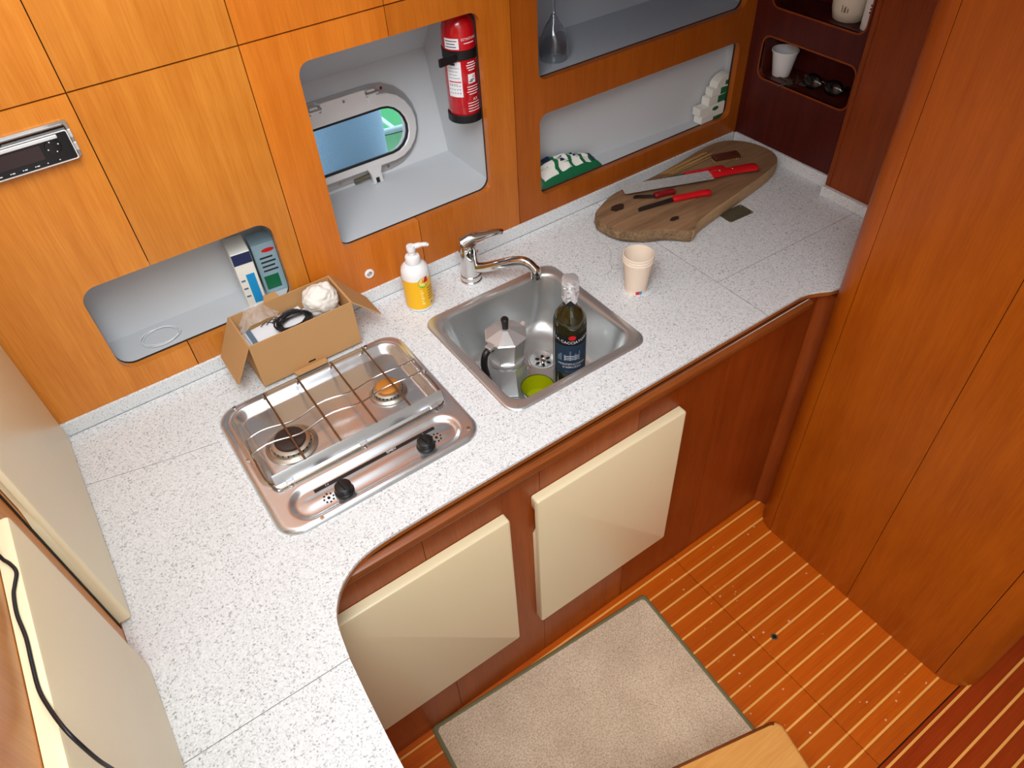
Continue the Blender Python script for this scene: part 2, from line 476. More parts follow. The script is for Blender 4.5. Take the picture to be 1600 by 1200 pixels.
obj('hole', lathe(B(), [(0.0, 0.0006), (0.0062, 0.0006)], 20, T(1.273, -0.948, 0), cap=False), 'black_gap', t)

# ---- back wall with four openings
N1 = (0.148, 0.520, 0.968, 1.172, 0.032)
N2 = (0.655, 1.052, 1.040, 1.448, 0.026)
N3 = (1.197, 1.868, 1.262, 1.478, 0.022)
N4 = (1.197, 1.873, 0.966, 1.181, 0.024)
def nloop(N, e=0.0): return rr(N[0] - e, N[1] + e, N[2] - e, N[3] + e, N[4] + e, 6)
ZB = 0.9137
wall = obj('wall_back', plate(B(), [(-0.06, 0.86), (2.5, 0.86), (2.5, 2.02), (-0.06, 2.02)], [nloop(N) for N in (N1, N2, N3, N4)], FY, 0.0165, 0.0225), 'substrate_dark', kind='structure')
def clip_half(poly, xc, keep_less):
    out = []
    n = len(poly)
    for i in range(n):
        a, b_ = poly[i], poly[(i + 1) % n]
        ia = (a[0] <= xc) == keep_less; ib = (b_[0] <= xc) == keep_less
        if ia: out.append(a)
        if ia != ib:
            t_ = (xc - a[0]) / (b_[0] - a[0]); out.append((xc, a[1] + t_ * (b_[1] - a[1])))
    return out
def panel(xa, xb, za, zb, mat, right=None, left=None, holes=(), parent=wall):
    g = 0.0009
    xa += g; xb -= g; za += g; zb -= g
    lp = [(xa, za), (xb, za)]
    if right:
        c = clip_half(nloop(right), xb, True)
        on = [i for i, q in enumerate(c) if abs(q[0] - xb) < 1e-7]
        hi = max(on, key=lambda i: c[i][1])
        seq = [c[(hi + i) % len(c)] for i in range(len(c))]
        lp += list(reversed(seq))
    lp += [(xb, zb), (xa, zb)]
    if left:
        c = clip_half(nloop(left), xa, False)
        on = [i for i, q in enumerate(c) if abs(q[0] - xa) < 1e-7]
        lo = min(on, key=lambda i: c[i][1])
        seq = [c[(lo + i) % len(c)] for i in range(len(c))]
        lp += list(reversed(seq))
    obj('veneer_panel', plate(B(), lp, [nloop(h) for h in holes], FY, 0.0, 0.0163), mat, parent)
ZG = 1.5032
X1, X2, X3, X4 = 0.2818, 0.5637, 0.8460, 1.1278
panel(-0.032, X1, ZB - 0.03, ZG, 'veneer_honey', right=N1)
panel(X1, X2, ZB - 0.03, ZG, 'veneer_honey', left=N1)
panel(X2, X3, ZB - 0.03, ZG, 'veneer_amber', right=N2)
panel(X3, X4, ZB - 0.03, ZG, 'veneer_amber', left=N2)
panel(X4, 1.93, ZB - 0.03, ZG, 'veneer_russet', holes=(N3, N4))  # darker tone carries part of the shade at this end
for xa, xb, m in ((-0.032, X1, 'veneer_honey'), (X1, X2, 'veneer_honey'), (X2, X3, 'veneer_amber'), (X3, X4, 'veneer_amber'), (X4, 1.93, 'veneer_russet')):
    panel(xa, xb, ZG + 0.001, 2.0, m)

# ---- niche linings
def quadbox(bm, x0, x1, prof, skip_back=False):
    """open-fronted trough: prof is a list of (y, z) running floor front -> back -> ceiling front"""
    n = len(prof)
    A = [bm.verts.new((x0, y_, z_)) for y_, z_ in prof]; C = [bm.verts.new((x1, y_, z_)) for y_, z_ in prof]
    for i in range(n - 1):
        if skip_back and i == 1: continue
        bm.faces.new((A[i], A[i + 1], C[i + 1], C[i]))
    bm.faces.new(A); bm.faces.new(list(reversed(C)))
    return bm
def lining(x0, x1, prof, mat='niche_grey', **k):
    o = obj('niche_lining', quadbox(B(), x0, x1, prof, **k), mat, wall)
    md = o.modifiers.new('thickness', 'SOLIDIFY'); md.thickness = 0.004; md.offset = -1
    return o
F = 0.0226
lining(0.135, 0.535, [(F, 0.962), (0.122, 0.962), (0.165, 1.20), (F, 1.20)])
lining(0.635, 1.075, [(F, 1.036), (0.2372, 1.0372), (0.303, 1.287), (0.262, 1.352), (0.240, 1.47), (F, 1.47)], skip_back=True)
bm = B()                                                             # slanting back wall, slightly nearer towards the bow
A_ = [(1.185, 0.100), (1.890, 0.052)]
v = [bm.verts.new(c) for c in ((1.185, F, 0.960), (1.890, F, 0.960), (1.890, 0.052, 0.960), (1.185, 0.100, 0.960), (1.185, F, 1.20), (1.890, F, 1.20), (1.890, 0.060, 1.20), (1.185, 0.110, 1.20))]
for f in ((0, 1, 2, 3), (3, 2, 6, 7), (4, 5, 6, 7), (0, 3, 7, 4), (1, 2, 6, 5)): bm.faces.new([v[i] for i in f])
o = obj('niche_lining', bm, 'niche_grey', wall); md = o.modifiers.new('thickness', 'SOLIDIFY'); md.thickness = 0.004; md.offset = -1
lining(1.185, 1.905, [(F, 1.257), (0.225, 1.257), (0.25, 1.50), (F, 1.50)], 'niche_shelf_grey')

# ---- oval portlight in the inclined hull side of the second niche
PK = 0.26228; PA = (0.2372, 1.0372); PC = math.hypot(1, PK)
def INC(a, s, d):                                                     # (x, distance up the slope, depth into hull)
    yy = PA[0] + PK * s / PC; zz = PA[1] + s / PC
    ny, nz = 1 / PC, -PK / PC
    return (a, yy + ny * d, zz + nz * d)
def stadium(x0, x1, s0, s1, n=10):
    r = (s1 - s0) / 2; c = (s0 + s1) / 2; pts = []
    for i in range(n + 1):
        a = -PI / 2 + PI * i / n; pts.append((x1 - r + r * math.cos(a), c + r * math.sin(a)))
    for i in range(n + 1):
        a = PI / 2 + PI * i / n; pts.append((x0 + r + r * math.cos(a), c + r * math.sin(a)))
    return pts
GL = (0.632, 0.975, 0.045, 0.165)
obj('hull_side', plate(B(), [(0.632, 0.0), (1.078, 0.0), (1.078, 0.2584), (0.632, 0.2584)], [stadium(*GL)], INC, 0.0, 0.02), 'niche_grey', wall)
win = thing('window_1', (0.81, 0.2372, 1.0372), 'oval aluminium portlight with hinged frame in the grey niche', 'window', kind='structure')
def ringplate(bm, o_, i_, d0, d1): return plate(bm, stadium(*o_), [stadium(*i_)], INC, d0, d1)
obj('flange', ringplate(B(), (0.60, 1.008, 0.012, 0.215), (0.62, 0.984, 0.036, 0.186), -0.006, -0.0002), 'flange_grey', win)
obj('outer_frame', ringplate(B(), (0.612, 0.998, 0.026, 0.197), (0.634, 0.973, 0.047, 0.163), -0.014, -0.0062), 'flange_grey', win)
fr = obj('hinged_frame', ringplate(B(), (0.618, 0.994, 0.032, 0.191), (0.636, 0.970, 0.049, 0.161), -0.026, -0.0145), 'satin_aluminium', win)
md = fr.modifiers.new('soft', 'BEVEL'); md.width = 0.0025; md.segments = 2; md.limit_method = 'ANGLE'
obj('gasket', ringplate(B(), (0.6355, 0.9715, 0.0485, 0.1615), (0.641, 0.966, 0.054, 0.156), -0.0235, -0.014), 'black_rubber', win)
obj('pane', plate(B(), stadium(0.640, 0.967, 0.053, 0.157), [], INC, -0.020, -0.016), 'pane_glass', win)
bm = B(); plate(bm, rr(0.769, 0.884, 0.182, 0.209, 0.004, 3), [], INC, -0.027, -0.006)
obj('hinge_plate', bm, 'satin_aluminium', win)
for xa in (0.742, 0.888):
    bm = B(); plate(bm, rr(xa, xa + 0.020, 0.176, 0.206, 0.003, 2), [], INC, -0.030, -0.006)
    hg = obj('hinge', bm, 'satin_aluminium', win)
    bm = B(); tube(bm, [INC(xa - 0.006, 0.198, -0.026), INC(xa + 0.028, 0.198, -0.026)], 0.0055, 12)
    obj('hinge_pin', bm, 'chrome', hg)
for xa, s in ((0.826, 0.199), (0.933, 0.199), (0.897, 0.020), (0.764, 0.020)):
    bm = B(); tube(bm, [INC(xa, s, -0.004), INC(xa, s, -0.0295 if xa == 0.826 else -0.0085)], [0.0045, 0.0035], 12)
    obj('screw', bm, 'chrome', win)
bm = B(); plate(bm, [(0.832, 0.04), (0.840, 0.020), (0.840, -0.004), (0.848, -0.004), (0.848, 0.010), (0.858, 0.010), (0.858, -0.004), (0.866, -0.004), (0.866, 0.020), (0.874, 0.04)], [], INC, -0.030, -0.018)
obj('latch_tab', bm, 'satin_aluminium', win)
bm = B(); tube(bm, [INC(0.853, 0.004, -0.004), INC(0.853, 0.002, -0.026)], 0.009, 14)
obj('latch_knob', bm, 'black_plastic', win)
bm = B(); tube(bm, [INC(0.80, 0.012, -0.008), INC(0.845, 0.014, -0.008)], 0.006, 12)
obj('latch_pin', bm, 'latch_metal', win)

# blue fender and green dinghy outside the portlight
t = thing('fender', (0.865, 0.63, 0.60), 'blue knitted fender hanging outside the oval portlight', 'fender')
obj('fender_sock', lathe(B(), [(0.02, -0.02), (0.10, 0.0), (0.17, 0.06), (0.19, 0.16), (0.19, 0.95), (0.17, 1.05), (0.10, 1.12), (0.02, 1.14)], 40, T(0.865, 0.63, 0.60)), 'fender_blue', t, smooth=40)
obj('eyelet', lathe(B(), [(0.02, 1.13), (0.03, 1.16), (0.03, 1.19), (0.015, 1.21)], 16, T(0.865, 0.63, 0.60)), 'black_rubber', t, smooth=40)
t = thing('dinghy', (1.46, 1.36, 0.50), 'green dinghy with pale rim lying outside beyond the fender', 'boat')
obj('hull', lathe(B(), [(0.0, 0.05), (0.30, 0.05), (0.40, 0.10), (0.52, 0.30), (0.52, 0.30), (0.50, 0.30), (0.38, 0.12), (0.30, 0.08), (0, 0.08)], 40, T(1.46, 1.36, 0.50) @ Matrix.Diagonal((1.6, 1, 1, 1)), cap=False), 'dinghy_green', t, smooth=40)
bm = B(); tube(bm, [(1.46 + 0.82 * math.cos(a), 1.36 + 0.51 * math.sin(a), 0.81) for a in [2 * PI * i / 40 for i in range(40)]], 0.011, 8, closed=True)
obj('rim', bm, 'dinghy_rim', t, smooth=60)
bm = B(); box(bm, 1.235, 1.250, 0.91, 1.81, 0.775, 0.785, 0.002)
obj('thwart', bm, 'dinghy_rim', t)

# ---- left wall with two cream locker doors above the worktop
wl = obj('wall_left', box(B(), -0.06, -0.048, -1.9, 0.0, 0.0, 2.0), 'substrate_dark', kind='structure')
for ya, yb_ in ((-0.0005, -0.54), (-0.5415, -1.9)):
    obj('veneer_panel', box(B(), -0.0478, -0.0195, yb_, ya, 0.86, 2.0), 'veneer_honey', wl)
def door(name, parent, a0, a1, z0, z1, fn, thick, notch_side=None, notch=(0, 0), r=0.006):
    """slab door with softened edges: fn(a, b, d), d = 0 at the back and thick at the face; finger scoop in the rear layer"""
    bm = B()
    lay = thick * 0.5
    lp = rr(a0, a1, z0, z1, r, 4)
    if notch_side is None:
        rear = lp
    else:
        lo, hi = notch; dpt = 0.011; rear = []
        nn = 8
        sc = []
        for i in range(nn + 1):
            t_ = i / nn
            sc.append((dpt * min(1.0, math.sin(PI * t_) * 1.8), lo + (hi - lo) * t_))
        if notch_side == 'a0':
            # CCW loop: left side runs downwards between corner 2 and corner 3
            n4 = len(lp) // 4
            rear = lp[:2 * n4] + [(a0 + dx, zz) for dx, zz in reversed(sc)] + lp[2 * n4:]
        else:
            rear = lp + [(a1 - dx, zz) for dx, zz in sc]
    plate(bm, rear, [], fn, lay, 0.0)
    rings = []
    for ins, d in ((0, lay), (0, thick - 0.004), (0.0012, thick - 0.0012), (0.004, thick)):
        rings.append([fn(a, b_, d) for a, b_ in rr(a0 + ins, a1 - ins, z0 + ins, z1 - ins, r, 4)])
    loft(bm, rings)
    return obj(name, bm, 'cream_gloss', parent, smooth=35)
lk = thing('overhead_locker', (-0.03, -0.5, 0.885), 'pair of glossy cream locker doors standing on the worktop against the side wall', 'locker')
door('locker_door', lk, 0.012, 0.497, 0.886, 1.75, lambda a, b, d: (-0.0187 + d, -a, b), 0.0187, 'a1', (1.165, 1.285))
door('locker_door', lk, 0.592, 1.30, 0.882, 1.292, lambda a, b, d: (-0.0187 + d, -a, b), 0.0187)
obj('door_gap_shadow', box(B(), -0.0194, -0.0188, -0.506, -0.498, 0.886, 1.75), 'black_gap', lk)  # dark strip painting the shadow in the gap beside the door

# ---- end wall with two cubbies, and the pillar beside it
XW = 1.912
C1 = (-0.332, -0.043, 1.090, 1.198, 0.022)
C2 = (-0.325, -0.048, 1.274, 1.44, 0.022)
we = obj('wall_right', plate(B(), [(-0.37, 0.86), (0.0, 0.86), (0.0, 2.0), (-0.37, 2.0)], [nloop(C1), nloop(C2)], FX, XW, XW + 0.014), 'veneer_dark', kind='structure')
for Cq in (C1, C2):
    bm = B()
    x0_, x1_ = XW + 0.0142, XW + 0.125
    ya, yb_, za, zb = Cq[0] - 0.008, Cq[1] + 0.008, Cq[2] - 0.006, Cq[3] + 0.01
    v = [bm.verts.new(c) for c in ((x0_, ya, za), (x1_, ya, za), (x1_, yb_, za), (x0_, yb_, za), (x0_, ya, zb), (x1_, ya, zb), (x1_, yb_, zb), (x0_, yb_, zb))]
    for f in ((0, 1, 2, 3), (1, 2, 6, 5), (4, 5, 6, 7), (0, 1, 5, 4), (2, 3, 7, 6)): bm.faces.new([v[i] for i in f])
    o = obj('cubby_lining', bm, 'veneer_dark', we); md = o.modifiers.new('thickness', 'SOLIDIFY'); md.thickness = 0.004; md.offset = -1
    bm = B(); plate(bm, nloop(Cq, 0.0045), [nloop(Cq, 0.0)], FX, XW - 0.0012, XW + 0.006)
    obj('cubby_edging', bm, 'veneer_shaded_red', we)
pl = obj('wall_pillar', box(B(), 1.8735, 2.3, -0.641, -0.3702, 0.86, 2.0, 0.002, 1), 'veneer_shaded_red', kind='structure')
obj('pillar_edge', box(B(), 1.8735, 1.911, -0.3700, -0.3560, 0.86, 2.0, 0.002, 1), 'veneer_shaded_red', pl)

# ---- bulkhead with rounded corners, veneer leaves with fine joints
XB = 1.529
def arc(cx, cy, r, a0, a1, n=10): return [(cx + r * math.cos(math.radians(a0 + (a1 - a0) * i / n)), cy + r * math.sin(math.radians(a0 + (a1 - a0) * i / n))) for i in range(n + 1)]
core = [(2.4, -0.656)] + [(x_, y_) for x_, y_ in arc(1.591, -0.706, 0.050, 90, 180)] + [(x_, y_) for x_, y_ in arc(1.605, -1.255, 0.064, 180, 270)] + [(2.4, -1.319)]
bk = obj('wall_bulkhead', plate(B(), core, [], FZ, 0.0, 2.0), 'substrate_dark', kind='structure')
def leaf(path, mat='veneer_bulkhead'):
    bm = B(); inner = []
    n = len(path)
    for i, p_ in enumerate(path):
        d = Vector(path[min(i + 1, n - 1)]) - Vector(path[max(i - 1, 0)]); d.normalize()
        nrm = Vector((-d.y, d.x))
        inner.append((p_[0] + nrm.x * 0.0118, p_[1] + nrm.y * 0.0118))
    lo = [(x_, y_, 0.0008) for x_, y_ in path] + [(x_, y_, 0.0008) for x_, y_ in reversed(inner)]
    hi = [(x_, y_, 1.999) for x_, y_ in path] + [(x_, y_, 1.999) for x_, y_ in reversed(inner)]
    loft(bm, [lo, hi])
    return obj('veneer_leaf', bm, mat, bk, smooth=30)
g = 0.0008
leaf([(1.87, -0.644)] + arc(1.591, -0.706, 0.062, 90, 180) + [(XB, -0.7062)])
leaf([(XB, -0.706 - 2 * g), (XB, -0.9867 + g)])
leaf([(XB, -0.9867 - g), (XB, -1.2643 + g)])
leaf([(XB, -1.2643 - g)] + arc(1.605, -1.2645, 0.076, 180, 270)[1:] + [(2.4, -1.3405)])
# ---- unseen deckhead, its edge set to keep daylight off the galley corner
obj('ceiling', box(B(), 0.68, 3.0, -3.2, 0.3, 2.003, 2.04), 'ceiling_white', kind='structure')
obj('wall_front', box(B(), -0.6, 3.0, -3.24, -3.2, -0.05, 2.0), 'ceiling_white', kind='structure')
obj('wall_saloon', box(B(), 3.0, 3.04, -3.2, 0.3, -0.05, 2.0), 'ceiling_white', kind='structure')

# ================================================================= GALLEY CABINET
gc = thing('galley_cabinet', (0.8, -0.6, 0.0), 'mahogany galley base cabinet with two cream doors under the speckled worktop', 'cabinet')
obj('carcass', box(B(), -0.029, 1.575, -0.583, -0.010, 0.004, 0.690), 'substrate_dark', gc)
YF = -0.600
seams = [0.236, 0.470, 0.742, 1.011, 1.282, 1.574]
for a, b_ in zip(seams, seams[1:]):
    obj('front_panel', box(B(), a + 0.0006, b_ - 0.0006, YF, -0.5832, 0.001, 0.8425), 'veneer_cabinet' if a < 1.0 else 'veneer_shaded_red', gc)  # right-hand fronts darker and redder, with the corner's shade in the tone
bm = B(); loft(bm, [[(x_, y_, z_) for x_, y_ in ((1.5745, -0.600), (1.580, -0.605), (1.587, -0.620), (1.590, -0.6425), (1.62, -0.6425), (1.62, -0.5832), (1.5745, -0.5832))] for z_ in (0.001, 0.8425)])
obj('corner_filler', bm, 'veneer_shaded_red', gc, smooth=30)
fnd = lambda a, b, d: (a, -0.6012 - d, b)
door('cabinet_door', gc, 0.240, 0.6515, 0.221, 0.734, fnd, 0.0225)
door('cabinet_door', gc, 0.719, 1.1365, 0.223, 0.736, fnd, 0.0225, 'a0', (0.60, 0.70))
bm = B()
prof = [(-0.6004, 0.8427), (-0.6004, 0.8490), (-0.6085, 0.8490), (-0.6105, 0.8585), (-0.614, 0.8615), (-0.620, 0.8615), (-0.6255, 0.858), (-0.6275, 0.850), (-0.625, 0.840), (-0.619, 0.835), (-0.6004, 0.8335)]
loft(bm, [[(x_, y_, z_) for y_, z_ in prof] for x_ in (0.236, 1.515)])
obj('edge_rail', bm, 'rail_wood', gc, smooth=35)
lg = thing('peninsula_cabinet', (0.1, -1.2, 0.0), 'wooden cabinet carrying the narrow arm of the worktop', 'cabinet')
obj('side_panel', box(B(), 0.217, 0.2335, -1.7, -0.6015, 0.001, 0.8425), 'veneer_cabinet', lg)
obj('carcass', box(B(), -0.029, 0.2165, -1.7, -0.6015, 0.004, 0.8425), 'substrate_dark', lg)

# ================================================================= WORKTOP
wt = thing('worktop', (0.6, -0.3, ZC), 'L-shaped grey speckled laminate worktop with low upstand along the walls', 'worktop')
curve = [(0.50, -0.607), (0.452, -0.6075), (0.401, -0.6095), (0.365, -0.614), (0.335, -0.624), (0.305, -0.643), (0.283, -0.669), (0.268, -0.703), (0.259, -0.7625)]
curve = [tuple(v_)[:2] for v_ in spline([(a, b_, 0) for a, b_ in curve], 3)]
SK = (0.7467, 1.1133, -0.508, -0.1436)                                # sink outer
hole = rr(SK[0] + 0.012, SK[1] - 0.012, SK[2] + 0.012, SK[3] - 0.012, 0.035, 5)
XS = 1.3759
hob_hole = rr(0.2573 + 0.016, 0.6804 - 0.016, -0.5124 + 0.016, -0.1360 - 0.016, 0.032, 5)
gp = 0.0006
main = [(-0.0188, -0.0005), (-0.0188, -0.765 + gp), (0.2588, -0.765 + gp)] + list(reversed(curve)) + [(XS - gp, -0.607), (XS - gp, -0.0005)]
leg = [(-0.0188, -0.765 - gp), (-0.0188, -1.70), (0.243, -1.70), (0.248, -1.10), (0.2505, -0.933), (0.254, -0.84), (0.2583, -0.765 - gp)]
rback = [(XS + gp, -0.0005), (XS + gp, -0.455 + gp), (1.859, -0.468 + gp), (1.859, -0.3560), (1.9115, -0.3555), (1.9115, -0.0005)]
rfront = [(XS + gp, -0.455 - gp), (XS + gp, -0.607), (1.488, -0.607), (1.510, -0.611), (1.535, -0.6225), (1.560, -0.636), (1.580, -0.6415), (1.872, -0.6415), (1.872, -0.3570), (1.8605, -0.3570), (1.8605, -0.468 - gp)]
for lp, hs in ((main, [hole, hob_hole]), (leg, []), (rback, []), (rfront, [])):
    obj('laminate_slab', plate(B(), lp, hs, FZ, ZC, ZC - 0.006), 'speckled_laminate', wt)
def shrink(lp, d):
    c = []
    n = len(lp)
    for i in range(n):
        a = Vector(lp[i - 1]); b_ = Vector(lp[i]); e = Vector(lp[(i + 1) % n])
        t1 = (b_ - a); t2 = (e - b_)
        if t1.length < 1e-9 or t2.length < 1e-9: c.append(lp[i]); continue
        t1.normalize(); t2.normalize()
        nn = Vector((-t1.y, t1.x)) + Vector((-t2.y, t2.x))
        if nn.length < 1e-6: c.append(lp[i]); continue
        nn.normalize(); c.append((b_.x + nn.x * d, b_.y + nn.y * d))
    return c
sub = [(-0.0188, -0.0005), (-0.0188, -1.70), (0.243, -1.70), (0.248, -1.10), (0.2505, -0.933), (0.254, -0.84)] + list(reversed(curve)) + rfront[2:8] + [(1.872, -0.3570), (1.9115, -0.3555), (1.9115, -0.0005)]
obj('wooden_subtop', plate(B(), shrink(sub, 0.0012), [hole, hob_hole], FZ, ZC - 0.0062, ZC - 0.0175), 'trim_wood', wt)
def seam_strip(name, pts, w):
    bm = B(); n = len(pts)
    L_, R_ = [], []
    for i, p_ in enumerate(pts):
        d = Vector(pts[min(i + 1, n - 1)]) - Vector(pts[max(i - 1, 0)]); d.normalize(); q = Vector((-d.y, d.x)) * w / 2
        L_.append(bm.verts.new((p_[0] + q.x, p_[1] + q.y, ZC + 0.00015))); R_.append(bm.verts.new((p_[0] - q.x, p_[1] - q.y, ZC + 0.00015)))
    for i in range(n - 1): bm.faces.new((L_[i], L_[i + 1], R_[i + 1], R_[i]))
    return obj(name, bm, 'seam_grey', wt)
seam_strip('laminate_joint', [(-0.0, -0.158), (0.06, -0.172), (0.14, -0.190), (0.245, -0.209)], 0.0012)
crack = [(1.262, -0.150), (1.272, -0.170), (1.264, -0.196), (1.246, -0.222), (1.230, -0.236), (1.222, -0.252), (1.214, -0.262), (1.196, -0.268), (1.186, -0.290)]
seam_strip('hairline_crack', [tuple(v_)[:2] for v_ in spline([(a, b_, 0) for a, b_ in crack], 4)], 0.0008)
seam_strip('laminate_joint', [(XS, -0.0006), (XS, -0.607)], 0.0012)
seam_strip('laminate_joint', [(XS, -0.455), (1.859, -0.468)], 0.0012)
seam_strip('laminate_joint', [(0.0, -0.765), (0.2585, -0.765)], 0.0012)
# upstands
bm = B(); box(bm, -0.0188, 1.9030, -0.0062, -0.0003, ZC + 0.0003, ZB, 0.0008, 1); obj('upstand', bm, 'speckled_laminate', wt)
bm = B(); box(bm, 1.9032, 1.9112, -0.3555, -0.0064, ZC + 0.0003, ZB, 0.0008, 1); obj('upstand', bm, 'speckled_laminate', wt)
bm = B(); box(bm, 1.8612, 1.8732, -0.6405, -0.3562, ZC + 0.0003, ZB - 0.004, 0.0008, 1); obj('upstand', bm, 'speckled_laminate', wt)
bm = B(); box(bm, 1.8734, 1.9030, -0.3600, -0.3562, ZC + 0.0003, ZB - 0.004, 0.0005, 1); obj('upstand', bm, 'speckled_laminate', wt)
seam_strip('upstand_joint', [(-0.0, -0.0072), (1.9030, -0.0072)], 0.0016)
# flush ring pull let into the worktop
lt = thing('flush_latch', (1.626, -0.278, ZC), 'dark metal flush plate let into the worktop beside the cutting board', 'latch')
ML = T(1.626, -0.278, ZC, math.radians(-3))
bm = B(); plate(bm, rr(-0.041, 0.041, -0.024, 0.024, 0.003, 3), [], FZ, 0.0014, 0.0003); xform(bm, ML); obj('plate', bm, 'latch_metal', lt)
bm = B(); plate(bm, rr(-0.034, 0.034, -0.018, 0.018, 0.003, 3), [rr(-0.031, 0.031, -0.015, 0.015, 0.003, 3)], FZ, 0.0026, 0.0014); xform(bm, ML); obj('ring', bm, 'latch_metal', lt)
for a, b_ in ((-0.037, -0.020), (0.037, -0.020), (-0.037, 0.020), (0.037, 0.020)):
    bm = B(); lathe(bm, [(0.0022, 0.0014), (0.0018, 0.0022)], 10, ML @ T(a, b_, 0)); obj('screw', bm, 'chrome', lt)

# ================================================================= SINK
sk = thing('sink', ((SK[0] + SK[1]) / 2, (SK[2] + SK[3]) / 2, ZC), 'square stainless steel sink set into the speckled worktop', 'sink')
def sl(ins, z, r): return [(a, b_, ZC + z) for a, b_ in rr(SK[0] + ins, SK[1] - ins, SK[2] + ins, SK[3] - ins, max(r, 0.005), 8)]
bm = B()
loops = [sl(0.0, 0.0004, 0.034), sl(0.0015, 0.0026, 0.033), sl(0.005, 0.0036, 0.031), sl(0.014, 0.0036, 0.034), sl(0.0205, 0.0030, 0.036), sl(0.0235, 0.0, 0.038), sl(0.0255, -0.006, 0.040), sl(0.032, -0.07, 0.048), sl(0.040, -0.118, 0.056), sl(0.048, -0.134, 0.060), sl(0.060, -0.143, 0.062), sl(0.075, -0.1463, 0.058), sl(0.10, -0.1475, 0.05)]
DR = (0.984, -0.286)
loft(bm, loops, cap0=False, cap1=False)
last = [v_ for v_ in bm.verts][-36:]
dr_ring = [bm.verts.new((DR[0] + 0.036 * math.cos(a), DR[1] + 0.036 * math.sin(a), ZC - 0.1480)) for a in [2 * PI * i / 36 for i in range(36)]]
def ang(v_): return math.atan2(v_.co.y - DR[1], v_.co.x - DR[0])
e1 = [bm.edges.get((last[i], last[(i + 1) % 36])) for i in range(36)]
e2 = [bm.edges.new((dr_ring[i], dr_ring[(i + 1) % 36])) for i in range(36)]
bmesh.ops.triangle_fill(bm, use_beauty=True, edges=[e for e in e1 if e] + e2)
bn = obj('basin', bm, 'sink_steel', sk, smooth=50)
dr = obj('drain_strainer', lathe(B(), [(0.036, -0.1478), (0.034, -0.1468), (0.030, -0.1475), (0.024, -0.1530), (0.0, -0.1545)], 32, T(DR[0], DR[1], ZC), cap=False), 'sink_steel', sk, smooth=50)
for i in range(6):
    a = i * PI / 3
    bm = B(); lathe(bm, [(0.0, 0), (0.0046, 0)], 12, T(DR[0] + 0.015 * math.cos(a), DR[1] + 0.015 * math.sin(a), ZC - 0.1525) @ Matrix.Rotation(a, 4, 'Z') @ Matrix.Diagonal((1.25, 0.8, 1, 1)), cap=False)
    obj('strainer_hole', bm, 'black_gap', dr)
bm = B(); lathe(bm, [(0.007, -0.1535), (0.0065, -0.1495), (0.0, -0.1485)], 16, T(DR[0], DR[1], ZC)); obj('strainer_screw', bm, 'chrome', dr, smooth=50)

# ================================================================= TAP
tp = thing('mixer_tap', (0.925, -0.078, ZC + 0.0004), 'chrome single lever mixer tap behind the sink', 'tap')
TX, TY = 0.925, -0.078
obj('body', lathe(B(), [(0.0265, 0.0004), (0.0265, 0.004), (0.0245, 0.006), (0.0245, 0.012), (0.0255, 0.013), (0.0255, 0.018), (0.0235, 0.020), (0.0225, 0.060), (0.0235, 0.062), (0.0235, 0.096), (0.021, 0.105), (0.012, 0.110), (0.0, 0.111)], 36, T(TX, TY, ZC)), 'chrome', tp, smooth=40)
sd = Vector((1.012 - TX, -0.226 - TY, 0)); sl_ = sd.length; sd.normalize()
path = [(0.010, 0.036), (0.045, 0.048), (0.085, 0.068), (0.118, 0.084), (0.142, 0.090), (0.158, 0.086), (sl_, 0.072), (sl_ + 0.001, 0.060)]
pts = spline([(TX + sd.x * q, TY + sd.y * q, ZC + h) for q, h in path], 5)
bm = B(); tube(bm, pts, [0.0125 - 0.002 * min(1, i / len(pts) * 1.4) + (0.0015 if i > len(pts) - 8 else 0) for i in range(len(pts))], 16)
sp = obj('spout', bm, 'chrome', tp, smooth=60)
bm = B(); lathe(bm, [(0.0125, 0.0), (0.0125, 0.010), (0.009, 0.012)], 20, T(pts[-1].x, pts[-1].y, pts[-1].z - 0.008)); obj('aerator', bm, 'chrome', sp, smooth=40)
bm = B()
lpts = spline([(TX - 0.012, TY + 0.004, ZC + 0.106), (TX + 0.010, TY - 0.004, ZC + 0.117), (TX + 0.040, TY - 0.014, ZC + 0.118), (TX + 0.070, TY - 0.024, ZC + 0.119), (TX + 0.080, TY - 0.027, ZC + 0.116)], 5)
n_ = len(lpts)
tube(bm, lpts, [0.0145 - 0.0075 * min(1, i / n_ * 1.25) for i in range(n_)], 14)
obj('lever', bm, 'chrome', tp, smooth=60)
bm = B(); lathe(bm, [(0.0, 0.0008), (0.0035, 0.0)], 12, T(TX + 0.0236 * math.cos(-0.9), TY + 0.0236 * math.sin(-0.9), ZC + 0.086) @ Matrix.Rotation(-0.9, 4, 'Z') @ Matrix.Rotation(PI / 2, 4, 'Y'), cap=False)
obj('hot_mark', bm, 'print_red', tp)

